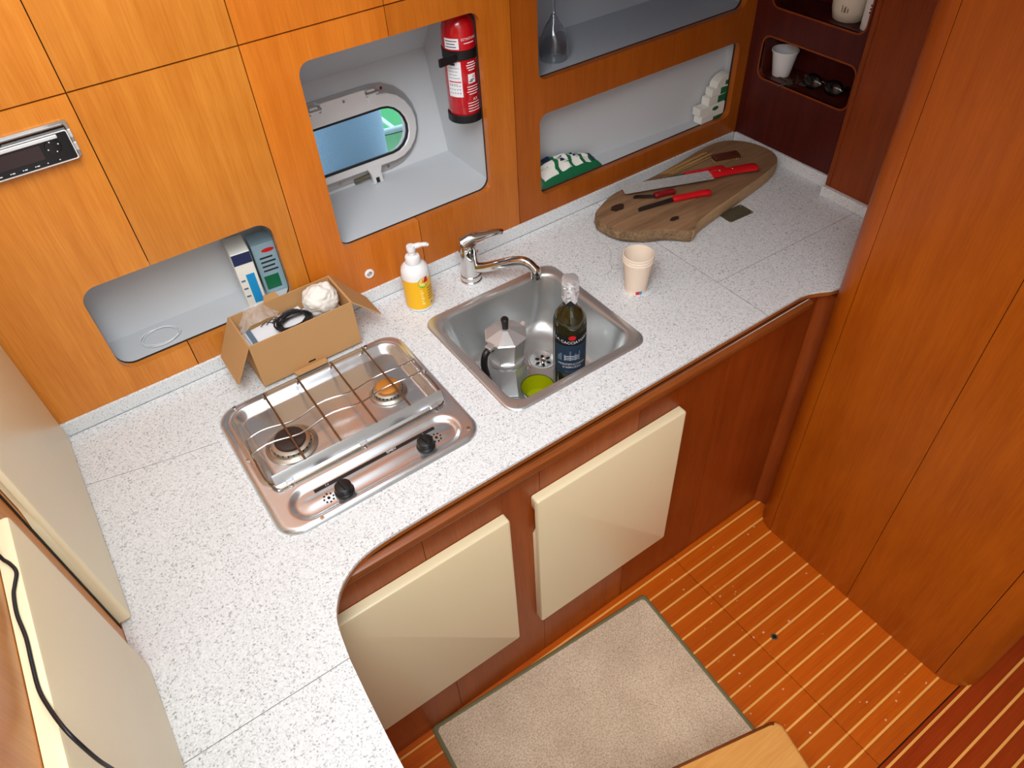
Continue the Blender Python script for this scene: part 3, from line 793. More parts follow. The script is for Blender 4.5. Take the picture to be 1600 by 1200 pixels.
# ================================================================= GAS HOB
HX0, HX1, HY0, HY1 = 0.2573, 0.6804, -0.5124, -0.1360
hb = thing('gas_hob', ((HX0 + HX1) / 2, (HY0 + HY1) / 2, ZC), 'two burner stainless steel gas hob with wire pan support and black knobs', 'hob')
def sd_rr(x_, y_, x0, x1, y0, y1, r):
    cx, cy = (x0 + x1) / 2, (y0 + y1) / 2
    qx, qy = abs(x_ - cx) - (x1 - x0) / 2 + r, abs(y_ - cy) - (y1 - y0) / 2 + r
    return math.hypot(max(qx, 0), max(qy, 0)) + min(max(qx, qy), 0) - r
def sst(a, b_, t_):
    t_ = max(0, min(1, (t_ - a) / (b_ - a))); return t_ * t_ * (3 - 2 * t_)
def hob_h(x_, y_):
    d = sd_rr(x_, y_, HX0, HX1, HY0, HY1, 0.045)
    h = 0.0004 + 0.0086 * math.sqrt(max(0.0, 1 - (1 - min(1, max(0.0, -d) / 0.012)) ** 2))
    d1 = sd_rr(x_, y_, 0.279, 0.661, -0.398, -0.158, 0.040)
    h += 0.004 * sst(-0.001, 0.007, -d1 + 0.006) - 0.0165 * sst(0.0, 0.022, -d1 - 0.002)
    d2 = sd_rr(x_, y_, 0.290, 0.650, -0.503, -0.417, 0.042)
    h -= 0.0075 * sst(0.0, 0.016, -d2)
    h += 0.006 * sst(0.03, 0.0, abs(y_ + 0.462) - 0.0) * sst(0.0, 0.05, -d2) * 0.6
    return h
bm = B(); NX, NY = 141, 126
gv = {}; ins = {}
for i in range(NX):
    for j in range(NY):
        x_ = HX0 + (HX1 - HX0) * i / (NX - 1); y_ = HY0 + (HY1 - HY0) * j / (NY - 1)
        d = sd_rr(x_, y_, HX0, HX1, HY0, HY1, 0.045); ins[i, j] = d <= 1e-6
        if d > 0:
            e = 1e-5
            gx = (sd_rr(x_ + e, y_, HX0, HX1, HY0, HY1, 0.045) - d) / e; gy = (sd_rr(x_, y_ + e, HX0, HX1, HY0, HY1, 0.045) - d) / e
            x_ -= gx * d; y_ -= gy * d
        gv[i, j] = (x_, y_, ZC + hob_h(x_, y_))
vv = {}
def gvert(k_):
    if k_ not in vv: vv[k_] = bm.verts.new(gv[k_])
    return vv[k_]
for i in range(NX - 1):
    for j in range(NY - 1):
        ks = [(i, j), (i + 1, j), (i + 1, j + 1), (i, j + 1)]
        if any(ins[k_] for k_ in ks): bm.faces.new([gvert(k_) for k_ in ks])
bmesh.ops.remove_doubles(bm, verts=bm.verts[:], dist=1e-5)
obj('tray', bm, 'hob_steel', hb, smooth=60)
def hz(x_, y_): return ZC + hob_h(x_, y_)
for (bx, by, s, capm) in ((0.359, -0.302, 1.0, 'burner_dark'), (0.580, -0.292, 0.78, 'burner_rust')):
    z0 = hz(bx, by)
    bu = obj('burner', lathe(B(), [(0.052 * s, 0.0), (0.051 * s, 0.003), (0.044 * s, 0.006), (0.043 * s, 0.004), (0.040 * s, 0.004), (0.039 * s, 0.013), (0.033 * s, 0.015), (0.0, 0.015)], 40, T(bx, by, z0 + 0.0002)), 'burner_alu', hb, smooth=35)
    obj('burner_cap', lathe(B(), [(0.0, 0.0150), (0.029 * s, 0.0152), (0.031 * s, 0.017), (0.030 * s, 0.0205), (0.026 * s, 0.0225), (0.0, 0.0235)], 40, T(bx, by, z0)), capm, bu, smooth=40)
    bm = B()
    for i in range(24):
        a = 2 * PI * i / 24
        box(bm, -0.0012, 0.0012, -0.0012, 0.0012, 0.0085, 0.0125)
        xform(bm, T(bx + 0.0388 * s * math.cos(a), by + 0.0388 * s * math.sin(a), z0), len(bm.verts) - 8)
    obj('flame_ports', bm, 'black_gap', bu, kind='stuff')
# wire pan support
GZ = ZC + 0.034
bm = B()
loopw = spline([(0.300, -0.394, ZC + 0.016), (0.284, -0.380, ZC + 0.018), (0.281, -0.350, ZC + 0.020), (0.283, -0.300, ZC + 0.024), (0.286, -0.272, GZ)], 4)
tube(bm, loopw, 0.0019, 8)
loopw = spline([(0.640, -0.394, ZC + 0.016), (0.657, -0.380, ZC + 0.018), (0.661, -0.350, ZC + 0.020), (0.659, -0.300, ZC + 0.024), (0.657, -0.272, GZ)], 4)
tube(bm, loopw, 0.0019, 8)
tube(bm, spline([(0.284, -0.380, ZC + 0.014), (0.292, -0.401, ZC + 0.013), (0.320, -0.405, ZC + 0.013), (0.470, -0.405, ZC + 0.013), (0.620, -0.405, ZC + 0.013), (0.650, -0.401, ZC + 0.013), (0.658, -0.380, ZC + 0.014)], 4), 0.0019, 8)
sup = obj('pan_support', bm, 'wire_steel', hb, smooth=60)
for yw, x0_, x1_ in ((-0.272, 0.286, 0.657), (-0.312, 0.283, 0.659)):
    bm = B(); pts_ = []
    n_ = 24
    for i in range(n_ + 1):
        t_ = i / n_; x_ = x0_ + (x1_ - x0_) * t_
        pts_.append((x_, yw + 0.0045 * math.sin(t_ * 6 * PI), GZ - 0.002 + 0.003 * math.sin(t_ * 5 * PI)))
    pts_ = [(x0_ + 0.001, yw - 0.001, ZC + 0.018)] + pts_ + [(x1_ - 0.001, yw - 0.001, ZC + 0.018)]
    tube(bm, pts_, 0.0018, 8)
    obj('cross_wire', bm, 'chrome', sup, smooth=60)
for xw in (0.360, 0.434, 0.511, 0.585):
    bm = B()
    tube(bm, spline([(xw, -0.166, ZC + 0.013), (xw, -0.170, ZC + 0.026), (xw, -0.182, GZ + 0.003), (xw, -0.23, GZ + 0.003), (xw, -0.31, GZ + 0.003), (xw, -0.388, GZ + 0.001)], 4), 0.0023, 8)
    obj('bar', bm, 'wire_steel', sup, smooth=60)
# folded front ledge that carries the support
bm = B()
prof = [(-0.386, 0.0345), (-0.3875, 0.036), (-0.392, 0.030), (-0.397, 0.016), (-0.404, 0.0105), (-0.404, 0.0095), (-0.396, 0.0145), (-0.3905, 0.029)]
loft(bm, [[(x_, y_, ZC + z_) for y_, z_ in prof] for x_ in (0.292, 0.655)])
lg_ = obj('front_ledge', bm, 'hob_steel', hb, smooth=30)
for xb_ in (0.318, 0.470, 0.630):
    bm = B(); box(bm, xb_ - 0.008, xb_ + 0.008, -0.4055, -0.392, ZC + 0.0095, ZC + 0.0175, 0.0015, 1); obj('bracket', bm, 'hob_steel', lg_)
    bm = B(); lathe(bm, [(0.0035, 0), (0.003, 0.0015), (0, 0.002)], 12, T(xb_, -0.4085, hz(xb_, -0.4085))); obj('rivet', bm, 'chrome', lg_)
for i, (kx, ky) in enumerate(((0.392, -0.474), (0.567, -0.472))):
    z0 = hz(kx, ky)
    kn = obj('control_knob', lathe(B(), [(0.0185, 0.0), (0.0185, 0.004), (0.0165, 0.006), (0.0155, 0.018), (0.013, 0.0195), (0.0, 0.0195)], 28, T(kx, ky, z0 + 0.0003)), 'black_plastic', hb, smooth=35)
    bm = B(); box(bm, -0.0035, 0.0035, -0.0145, 0.0145, 0.0190, 0.0250, 0.0012, 1); xform(bm, T(kx, ky, z0, 0.12)); obj('knob_grip', bm, 'black_plastic', kn)
    px = kx - 0.030 if i == 0 else kx + 0.027
    py = ky + (0.004 if i == 0 else 0.006)
    bm = B()
    for q in range(9):
        a = q * PI / 4; rq, r_ = (0.0, 0.0030) if q == 8 else (0.0092, 0.0019)
        lathe(bm, [(0, 0), (r_, 0)], 10, T(px + rq * math.cos(a), py + rq * math.sin(a), hz(px + rq * math.cos(a), py + rq * math.sin(a)) + 0.0006), cap=False)
    obj('burner_position_mark', bm, 'black_gap', hb)
bm = B()
patch(bm, 0.346, 0.604, -0.4475, -0.4395, lambda u, v_: (u, v_ + 0.004, hz(u, v_ + 0.004) + 0.0007), 40, 3)
sb = obj('label_strip', bm, 'label_black', hb)
text('lettering', 'SMEV', 0.009, lambda a, b_: (0.508 + a, -0.4398 + b_, hz(0.508 + a, -0.4398 + b_) + 0.0012), 'paper_white', sb)
for a in (0.372, 0.575):
    text('symbols', '( o', 0.006, lambda p_, q_: (a + p_, -0.4396 + q_, hz(a + p_, -0.4396 + q_) + 0.0012), 'paper_white', sb)
for a, b_ in ((0.300, -0.147), (0.602, -0.147), (0.333, -0.5065), (0.655, -0.488), (0.272, -0.30), (0.667, -0.30)):
    bm = B(); lathe(bm, [(0.0042, 0), (0.0036, 0.0016), (0, 0.002)], 14, T(a, b_, hz(a, b_))); obj('screw', bm, 'chrome', hb, smooth=40)

# ================================================================= SOAP BOTTLE
SX, SY = 0.778, -0.084
sp = thing('soap_bottle', (SX, SY, ZC), 'translucent soap pump bottle with yellow label beside the tap', 'soap dispenser')
obj('bottle', lathe(B(), [(0.026, 0.0004), (0.0315, 0.003), (0.0325, 0.010), (0.0325, 0.098), (0.030, 0.110), (0.022, 0.118), (0.0145, 0.121), (0.0145, 0.126)], 40, T(SX, SY, ZC)), 'plastic_white', sp, smooth=40)
fs = cylfn(SX, SY, 0.0329, -PI / 2 - 0.15)
bm = B(); patch(bm, -0.075, 0.075, ZC + 0.010, ZC + 0.088, fs, 48, 1); lb = obj('label', bm, 'soap_yellow', sp, smooth=60)
fs2 = cylfn(SX, SY, 0.0331, -PI / 2 - 0.15); fs3 = cylfn(SX, SY, 0.0333, -PI / 2 - 0.15)
def disc(bm, cu_, cv, ru, rv, f, n=20, a0=0, a1=2 * PI):
    c = bm.verts.new(f(cu_, cv)); ring = [bm.verts.new(f(cu_ + ru * math.cos(a0 + (a1 - a0) * i / n), cv + rv * math.sin(a0 + (a1 - a0) * i / n))) for i in range(n + 1)]
    for i in range(n): bm.faces.new((c, ring[i], ring[i + 1]))
    return bm
bm = B(); disc(bm, 0.006, ZC + 0.082, 0.0135, 0.0135, fs2, 24, PI * 0.55, PI * 1.75); obj('logo_green', bm, 'print_green', lb)
bm = B(); disc(bm, 0.007, ZC + 0.084, 0.0115, 0.0115, fs3, 24, PI * 0.4, PI * 1.6); obj('logo_yellow', bm, 'print_pale_yellow', lb)
bm = B(); patch(bm, 0.004, 0.018, ZC + 0.082, ZC + 0.096, fs3, 4, 1); obj('logo_red', bm, 'print_red', lb)
for i, (h0, h1) in enumerate(((0.022, 0.028), (0.030, 0.0345), (0.0365, 0.043), (0.045, 0.0495), (0.0515, 0.058), (0.060, 0.0645))):
    bm = B(); patch(bm, -0.004, 0.003 - 0.002 * (i % 2), ZC + h0, ZC + h1, fs2, 3, 1); obj('print_stroke', bm, 'print_pale_yellow', lb)
for i in range(5):
    bm = B(); patch(bm, 0.0135, 0.031, ZC + 0.062 - i * 0.0075, ZC + 0.064 - i * 0.0075, fs2, 6, 1); obj('print_line', bm, 'print_ink', lb)
bm = B(); disc(bm, 0.022, ZC + 0.019, 0.004, 0.004, fs2, 12); obj('seal', bm, 'print_blue', lb)
obj('collar', lathe(B(), [(0.0165, 0.122), (0.0170, 0.124), (0.0170, 0.136), (0.0155, 0.139), (0.0085, 0.141), (0.0080, 0.150)], 28, T(SX, SY, ZC)), 'plastic_white', sp, smooth=40)
bm = B(); lathe(bm, [(0.0065, 0.150), (0.0095, 0.152), (0.0105, 0.160), (0.0095, 0.165), (0.0, 0.166)], 20, T(SX, SY, ZC))
tube(bm, spline([(SX, SY, ZC + 0.160), (SX + 0.018, SY - 0.004, ZC + 0.161), (SX + 0.034, SY - 0.007, ZC + 0.158), (SX + 0.038, SY - 0.008, ZC + 0.155)], 4), [0.0062] * 5 + [0.005] * 4 + [0.004] * 4, 10)
obj('pump_head', bm, 'plastic_white', sp, smooth=45)

# ================================================================= STACK OF PAPER CUPS
def cup_bm(h=0.090, rb=0.0255, rt=0.0355):
    return lathe(B(), [(0.0, 0.004), (rb - 0.001, 0.004), (rb - 0.001, 0.0), (rb, 0.0), (rt, h - 0.002), (rt + 0.0022, h - 0.0012), (rt + 0.0026, h + 0.0005), (rt + 0.0016, h + 0.0024), (rt, h + 0.0026), (rt - 0.0005, h), (rb + 0.0001, 0.0055), (0.0, 0.0055)], 36, None, cap=False)
CX, CY = 1.2085, -0.3545
lab = ('woven-patterned beige paper cup, lowest of the stack on the worktop', 'beige paper cup in the middle of the stack on the worktop', 'beige paper cup, topmost of the stack on the worktop')
base = None
for i in range(3):
    t = thing('paper_cup', (CX, CY, ZC + 0.0003 + 0.0070 * i), lab[i], 'cup', 'stacked paper cups on the worktop')
    obj('cup_body', cup_bm(0.086 if i < 3 else 0.09, 0.0248, 0.0335), 'paper_cream', t, local=True, smooth=45)
    if i == 0:
        f0 = lambda u, v_: ((0.0250 + (0.0335 - 0.0248) * v_ / 0.086 + 0.0003) * math.cos(u), (0.0250 + (0.0335 - 0.0248) * v_ / 0.086 + 0.0003) * math.sin(u), v_)
        bm = B()
        for r_ in range(17):
            for c_ in range(46):
                a = 2 * PI * (c_ + 0.5 * (r_ % 2)) / 46; z_ = 0.010 + r_ * 0.0042
                patch(bm, a, a + 0.062, z_, z_ + 0.0013, f0, 1, 1)
        obj('woven_print', bm, 'trim_print' if 'trim_print' in MATS else 'print_tan', t, local=True, kind='stuff') if 'print_tan' in MATS else (simple('print_tan', lin(196, 160, 132), 0.6), obj('woven_print', bm, 'print_tan', t, local=True, kind='stuff'))
        fr_ = lambda u, v_: tuple(c * (1.012 if k_ < 2 else 1) for k_, c in enumerate(f0(u, v_)))
        bm = B(); patch(bm, -2.30, -1.98, 0.003, 0.0125, fr_, 4, 1); obj('red_mark', bm, 'print_red', t, local=True)
        bm = B(); patch(bm, -1.98, -1.74, 0.003, 0.0125, fr_, 4, 1); obj('blue_mark', bm, 'print_blue', t, local=True)
    t.location.z = ZC + 0.0003 + 0.0070 * i

# ================================================================= THINGS IN THE SINK
SF = ZC - 0.1462
# moka pot
MX, MY = 0.871, -0.304
mk = thing('moka_pot', (MX, MY, SF), 'octagonal aluminium moka pot with black handle standing in the sink', 'coffee pot')
MM = T(MX, MY, SF, math.radians(193 + 22.5))
def octa(prof): return lathe(B(), prof, 8, MM)
obj('boiler', octa([(0.050, 0.0), (0.051, 0.004), (0.042, 0.074), (0.044, 0.078), (0.0, 0.078)]), 'cast_aluminium', mk)
obj('waist_ring', lathe(B(), [(0.0405, 0.078), (0.042, 0.080), (0.042, 0.090), (0.0405, 0.092)], 36, MM), 'cast_aluminium', mk, smooth=40)
obj('jug', octa([(0.040, 0.0922), (0.038, 0.094), (0.0475, 0.152), (0.0, 0.152)]), 'cast_aluminium', mk)
ld = obj('lid', octa([(0.0490, 0.1523), (0.0495, 0.155), (0.047, 0.1575), (0.012, 0.172), (0.0, 0.173)]), 'cast_aluminium', mk)
obj('lid_knob', lathe(B(), [(0.0070, 0.172), (0.0066, 0.176), (0.0085, 0.194), (0.0090, 0.198), (0.0070, 0.201), (0.0, 0.2015)], 20, MM), 'black_plastic', ld, smooth=40)
hd = Vector((math.cos(math.radians(193)), math.sin(math.radians(193)), 0))
def mh(q, z_): return (MX + hd.x * q, MY + hd.y * q, SF + z_)
bm = B(); tube(bm, spline([mh(0.046, 0.140), mh(0.056, 0.146), mh(0.068, 0.140), mh(0.0735, 0.118), mh(0.0715, 0.094), mh(0.068, 0.074), mh(0.063, 0.060)], 5), [0.0058] * 6 + [0.0078] * 19 + [0.0064] * 6, 10)
obj('handle', bm, 'black_plastic', mk, smooth=60)
bm = B(); box(bm, 0.040, 0.060, -0.009, 0.009, 0.146, 0.157, 0.002, 1); xform(bm, T(MX, MY, SF, math.radians(193))); obj('hinge', bm, 'cast_aluminium', mk)
bm = B(); loft(bm, [[(0.036, -0.014, 0.130), (0.036, 0.014, 0.130), (0.040, 0.0, 0.112)], [(0.060, -0.004, 0.1515), (0.060, 0.004, 0.1515), (0.055, 0.0, 0.140)]]); xform(bm, T(MX, MY, SF, math.radians(13))); obj('spout', bm, 'cast_aluminium', mk)
bm = B(); tube(bm, [(MX + 0.040 * math.cos(-0.6), MY + 0.040 * math.sin(-0.6), SF + 0.050), (MX + 0.053 * math.cos(-0.6), MY + 0.053 * math.sin(-0.6), SF + 0.050)], 0.005, 6); obj('safety_valve', bm, 'chrome', mk)
# wine bottle
WX, WY = 0.9876, -0.385
wb = thing('wine_bottle', (WX, WY, SF), 'dark green wine bottle with navy label and foil over its neck in the sink', 'bottle')
obj('glass', lathe(B(), [(0.0, 0.003), (0.034, 0.0), (0.0375, 0.004), (0.0375, 0.182), (0.0365, 0.196), (0.032, 0.211), (0.024, 0.224), (0.0165, 0.233), (0.0150, 0.242), (0.0145, 0.292), (0.0, 0.293)], 44, T(WX, WY, SF)), 'bottle_glass', wb, smooth=40)
wa = math.atan2(-1.3418 - WY, 0.2249 - WX) + 0.16
fw = cylfn(WX, WY, 0.0378, wa); fw2 = cylfn(WX, WY, 0.0380, wa); fw3 = cylfn(WX, WY, 0.0382, wa)
bm = B(); patch(bm, -0.044, 0.044, SF + 0.146, SF + 0.176, fw, 24, 1); l0 = obj('name_label', bm, 'label_black', wb, smooth=60)
bm = B(); patch(bm, -0.040, 0.040, SF + 0.058, SF + 0.1455, fw, 24, 1); l1 = obj('front_label', bm, 'label_navy', wb, smooth=60)
bm = B(); disc(bm, 0.0, SF + 0.168, 0.0085, 0.0065, fw2, 16); obj('crest', bm, 'print_red', l0)
text('lettering', 'LA CACCIATORA', 0.0105, lambda a, b_: fw2(a, SF + 0.154 + b_ + 6.0 * a * a), 'paper_white', l0)
bm = B()
pp = [(-0.034, 0.112), (-0.026, 0.122), (-0.016, 0.118), (-0.004, 0.130), (0.008, 0.121), (0.018, 0.128), (0.034, 0.114)]
vt = [bm.verts.new(fw2(a, SF + b_)) for a, b_ in pp]; vb = [bm.verts.new(fw2(a, SF + 0.100)) for a, b_ in pp]
for i in range(6): bm.faces.new((vb[i], vb[i + 1], vt[i + 1], vt[i]))
obj('hill_print', bm, 'label_grey_blue', l1)
for i in range(3):
    bm = B(); patch(bm, -0.018, 0.016, SF + 0.104 + i * 0.005, SF + 0.1055 + i * 0.005, fw3, 8, 1); obj('print_line', bm, 'paper_white', l1)
text('lettering', 'MONTEPULCIANO', 0.0078, lambda a, b_: fw3(a, SF + 0.090 + b_), 'paper_white', l1)
text('lettering', "D'ABRUZZO", 0.0078, lambda a, b_: fw3(a, SF + 0.081 + b_), 'paper_white', l1)
for i in range(2):
    bm = B(); patch(bm, -0.016, 0.016, SF + 0.069 - i * 0.004, SF + 0.0698 - i * 0.004, fw3, 8, 1); obj('print_line', bm, 'label_grey_blue', l1)
obj('neck_sleeve', lathe(B(), [(0.0156, 0.236), (0.0152, 0.262)], 28, T(WX, WY, SF), cap=False), 'label_black', wb, smooth=40)
bm = B(); lathe(bm, [(0.0172, 0.250 + 0.0045 * q) for q in range(12)] + [(0.0160, 0.3035), (0.0120, 0.3055), (0.0, 0.3065)], 40, T(WX, WY, SF), cap=False)
random.seed(3)
for v_ in bm.verts:
    d = Vector((v_.co.x - WX, v_.co.y - WY, 0))
    if d.length > 0.005:
        nz_ = noise.noise(v_.co * 190) * 0.0028 + 0.0006
        v_.co += d.normalized() * nz_
        if v_.co.z < SF + 0.256: v_.co.z += 0.012 * noise.noise(Vector((math.atan2(d.y, d.x) * 1.6, 3.1, 0)))
obj('foil_cap', bm, 'foil', wb, smooth=25)
# green tumbler
GX, GY = 0.893, -0.390
gt = thing('green_tumbler', (GX, GY, SF), 'small yellow-green drinking tumbler between the moka pot and the bottle', 'tumbler')
obj('tumbler_body', lathe(B(), [(0.0, 0.0), (0.025, 0.0), (0.029, 0.004), (0.0385, 0.044), (0.0375, 0.0445), (0.028, 0.008), (0.0, 0.006)], 36, T(GX, GY, SF), cap=False), 'tumbler_green', gt, smooth=40)
bm = B(); tube(bm, [(GX + 0.038 * math.cos(a), GY + 0.038 * math.sin(a), SF + 0.0445) for a in [2 * PI * i / 36 for i in range(36)]], 0.0012, 6, closed=True); obj('rim', bm, 'rim_dark_green', gt)

# ================================================================= CARDBOARD BOX AND CONTENTS
BX0, BX1, BY0, BY1, BH = 0.374, 0.603, -0.128, -0.010, 0.122
cb = thing('cardboard_box', ((BX0 + BX1) / 2, (BY0 + BY1) / 2, ZC), 'open brown cardboard box with spread flaps behind the hob', 'box')
th = 0.003
Z0 = ZC + 0.0096
obj('base', box(B(), BX0, BX1, BY0, BY1, Z0, Z0 + th), 'cardboard', cb)
for nm, a in (('front_side', (BX0, BX1, BY0, BY0 + th)), ('back_side', (BX0, BX1, BY1 - th, BY1)), ('end_side', (BX0, BX0 + th, BY0 + th, BY1 - th)), ('end_side', (BX1 - th, BX1, BY0 + th, BY1 - th))):
    obj(nm, box(B(), *a, Z0 + th, ZC + BH), 'cardboard', cb)
def flap(name, p0, p1, off, shear=(0, 0)):
    """card flap hinged on p0-p1, hanging by the vector off"""
    bm = B(); p0, p1, off = Vector(p0), Vector(p1), Vector(off)
    e = (p1 - p0).normalized(); nrm = e.cross(off).normalized() * 0.0015
    c = [p0, p1, p1 + off - e * shear[1], p0 + off + e * shear[0]]
    loft(bm, [[q + nrm for q in c], [q - nrm for q in c]]); return obj(name, bm, 'cardboard', cb)
ZT = ZC + BH
flap('end_flap', (BX0, BY0, ZT), (BX0, BY1, ZT), (-0.046, 0.0, -0.078), (0.001, 0.012))
flap('end_flap', (BX1, BY0, ZT), (BX1, BY1, ZT), (0.058, 0.0, -0.062), (0.0, 0.045))
flap('locking_tab', (0.452, BY1 - 0.0015, ZT), (0.488, BY1 - 0.0015, ZT), (0.0, 0.004, 0.014), (0.005, 0.005))
flap('bottom_tab', (0.440, BY0 - 0.0015, Z0 + 0.003), (0.516, BY0 - 0.0015, Z0 + 0.003), (0.0, -0.016, 0.0012), (0.004, 0.004))
bm = B(); box(bm, 0.478, 0.494, BY0 - 0.0005, BY0 + 0.001, Z0 + 0.009, Z0 + 0.0125); obj('slot', bm, 'black_gap', cb)
# papers, cable coil, cloth inside
obj('printed_leaflet', (lambda bm: xform(box(bm, -0.085, 0.045, -0.050, 0.046, 0.0, 0.004), T(0.475, -0.068, ZC + 0.078, 0.05, 0.03, -0.05)))(B()), 'paper_white', None, 'white printed leaflets lying in the cardboard box', 'leaflet')
lf = bpy.data.objects['printed_leaflet']
bm = B()
for i in range(4):
    tube(bm, spline([(0.425 + i * 0.012, -0.035 - i * 0.003, ZC + 0.0855 + 0.0005 * i), (0.440 + i * 0.012, -0.028, ZC + 0.0855 + 0.0005 * i), (0.452 + i * 0.012, -0.040, ZC + 0.0855 + 0.0005 * i)], 4), 0.0009, 6)
obj('ink_drawing', bm, 'print_ink', lf)
bm = B(); box(bm, 0.392, 0.402, -0.118, -0.030, ZC + 0.084, ZC + 0.087); obj('grey_margin', bm, 'label_grey_blue', lf)
filler = thing('packed_carton', (0.49, -0.068, Z0 + th), 'carton filling the cardboard box under the leaflets', 'carton')
obj('carton_body', box(B(), BX0 + 0.006, BX1 - 0.006, BY0 + 0.006, BY1 - 0.006, Z0 + th + 0.0004, ZC + 0.071), 'paper_white', filler)
bm = B(); pts_ = []
for i in range(140):
    a = i * 0.33; r_ = 0.030 + 0.0045 * math.sin(i * 0.41) + 0.003 * math.sin(i * 0.23)
    pts_.append((0.486 + r_ * 1.15 * math.cos(a), -0.078 + r_ * 0.92 * math.sin(a), ZC + 0.0915 + 0.014 * (i / 140) + 0.003 * math.sin(i * 0.7)))
tube(bm, pts_, 0.0021, 6)
cc = obj('cable_coil', bm, 'cable_black', None, 'coiled thin black cable lying on the leaflets in the box', 'cable', smooth=60)
bm = B(); box(bm, 0.505, 0.520, -0.100, -0.090, ZC + 0.097, ZC + 0.104, 0.001, 1); obj('plug', bm, 'black_plastic', cc)
bm = B(); bmesh.ops.create_icosphere(bm, subdivisions=5, radius=1.0)
for v_ in bm.verts:
    n0 = v_.co.normalized()
    k_ = 1 + 0.14 * noise.noise(n0 * 1.6) + 0.10 * abs(noise.noise(n0 * 2.6 + Vector((3, 1, 2)))) * 1.4 + 0.03 * noise.noise(n0 * 6)
    v_.co = Vector((n0.x * 0.038, n0.y * 0.034, n0.z * 0.034)) * k_
xform(bm, T(0.560, -0.062, ZC + 0.112))
obj('crumpled_cloth', bm, 'cloth_white', None, 'crumpled white cloth bundle at the end of the cardboard box', 'cloth', smooth=60)
bm = B(); g_ = {}
for i in range(19):
    for j in range(15):
        u, w_ = i / 18, j / 14
        p_ = Vector((0.385 + 0.085 * u, -0.045 + 0.04 * w_, ZC + 0.094 + 0.038 * math.sin(PI * u) * (0.4 + 0.6 * w_)))
        p_ += Vector((noise.noise(p_ * 60), noise.noise(p_ * 60 + Vector((9, 0, 0))) * 0.5, noise.noise(p_ * 70 + Vector((0, 7, 0))))) * 0.008
        p_.y = min(p_.y, -0.0145); p_.x = max(p_.x, 0.381)
        g_[i, j] = bm.verts.new(p_)
for i in range(18):
    for j in range(14): bm.faces.new((g_[i, j], g_[i + 1, j], g_[i + 1, j + 1], g_[i, j + 1]))
obj('plastic_bag', bm, 'clear_film', None, 'crumpled clear plastic bag sticking out of the cardboard box', 'plastic bag', smooth=20)

# ================================================================= CUTTING BOARD AND KNIVES
outl = [(1.285, -0.124), (1.300, -0.095), (1.330, -0.072), (1.406, -0.046), (1.516, -0.050), (1.642, -0.040), (1.76, -0.024), (1.830, -0.032), (1.870, -0.066), (1.889, -0.115), (1.886, -0.172), (1.840, -0.216), (1.70, -0.247), (1.50, -0.281), (1.445, -0.303), (1.425, -0.296), (1.399, -0.268), (1.365, -0.245), (1.334, -0.226), (1.305, -0.197), (1.288, -0.160)]
ol = spline([(a, b_, 0) for a, b_ in outl] + [(outl[0][0], outl[0][1], 0)], 4)[:-1]
cxm = sum(p_.x for p_ in ol) / len(ol); cym = sum(p_.y for p_ in ol) / len(ol)
bm = B(); rings = []
for z_, ins_, j in ((0.0004, 0.012, 0.003), (0.006, 0.004, 0.004), (0.018, -0.001, 0.004), (0.032, 0.0, 0.003), (0.0385, 0.002, 0.001), (0.0405, 0.006, 0.0)):
    lp = []
    for p_ in ol:
        d = Vector((cxm - p_.x, (cym - p_.y), 0)); d.normalize()
        leftness = max(0.0, min(1.0, (1.50 - p_.x) / 0.15))
        q = p_ + d * (ins_ * (0.5 + 1.2 * leftness)) + d * j * (0.3 + leftness) * noise.noise(Vector((p_.x * 40, p_.y * 40, z_ * 90)))
        lp.append((q.x, q.y, ZC + z_))
    rings.append(lp)
cbd = thing('cutting_board', (1.58, -0.16, ZC), 'thick live-edge wooden cutting board on the worktop corner', 'cutting board')
loft(bm, rings)
bd = obj('board', bm, 'board_wood', cbd, smooth=40, mats=['board_wood', 'bark_wood', 'cut_edge'])
for f in bd.data.polygons:
    if abs(f.normal.z) < 0.75: f.material_index = 1 if f.center.x < 1.44 or f.center.y > -0.12 else 2
def knot(x_, y_, rx_, ry_):
    bm = B(); c = bm.verts.new((x_, y_, ZC + 0.0409)); ring = []
    for i in range(22):
        a = 2 * PI * i / 22; k_ = 1 + 0.35 * noise.noise(Vector((math.cos(a) * 2, math.sin(a) * 2, x_ * 30)))
        ring.append(bm.verts.new((x_ + rx_ * k_ * math.cos(a), y_ + ry_ * k_ * math.sin(a), ZC + 0.0408)))
    for i in range(22): bm.faces.new((c, ring[i], ring[(i + 1) % 22]))
    obj('knot', bm, 'substrate_dark', cbd)
knot(1.362, -0.108, 0.022, 0.014); knot(1.440, -0.238, 0.014, 0.008)
BT = ZC + 0.0412
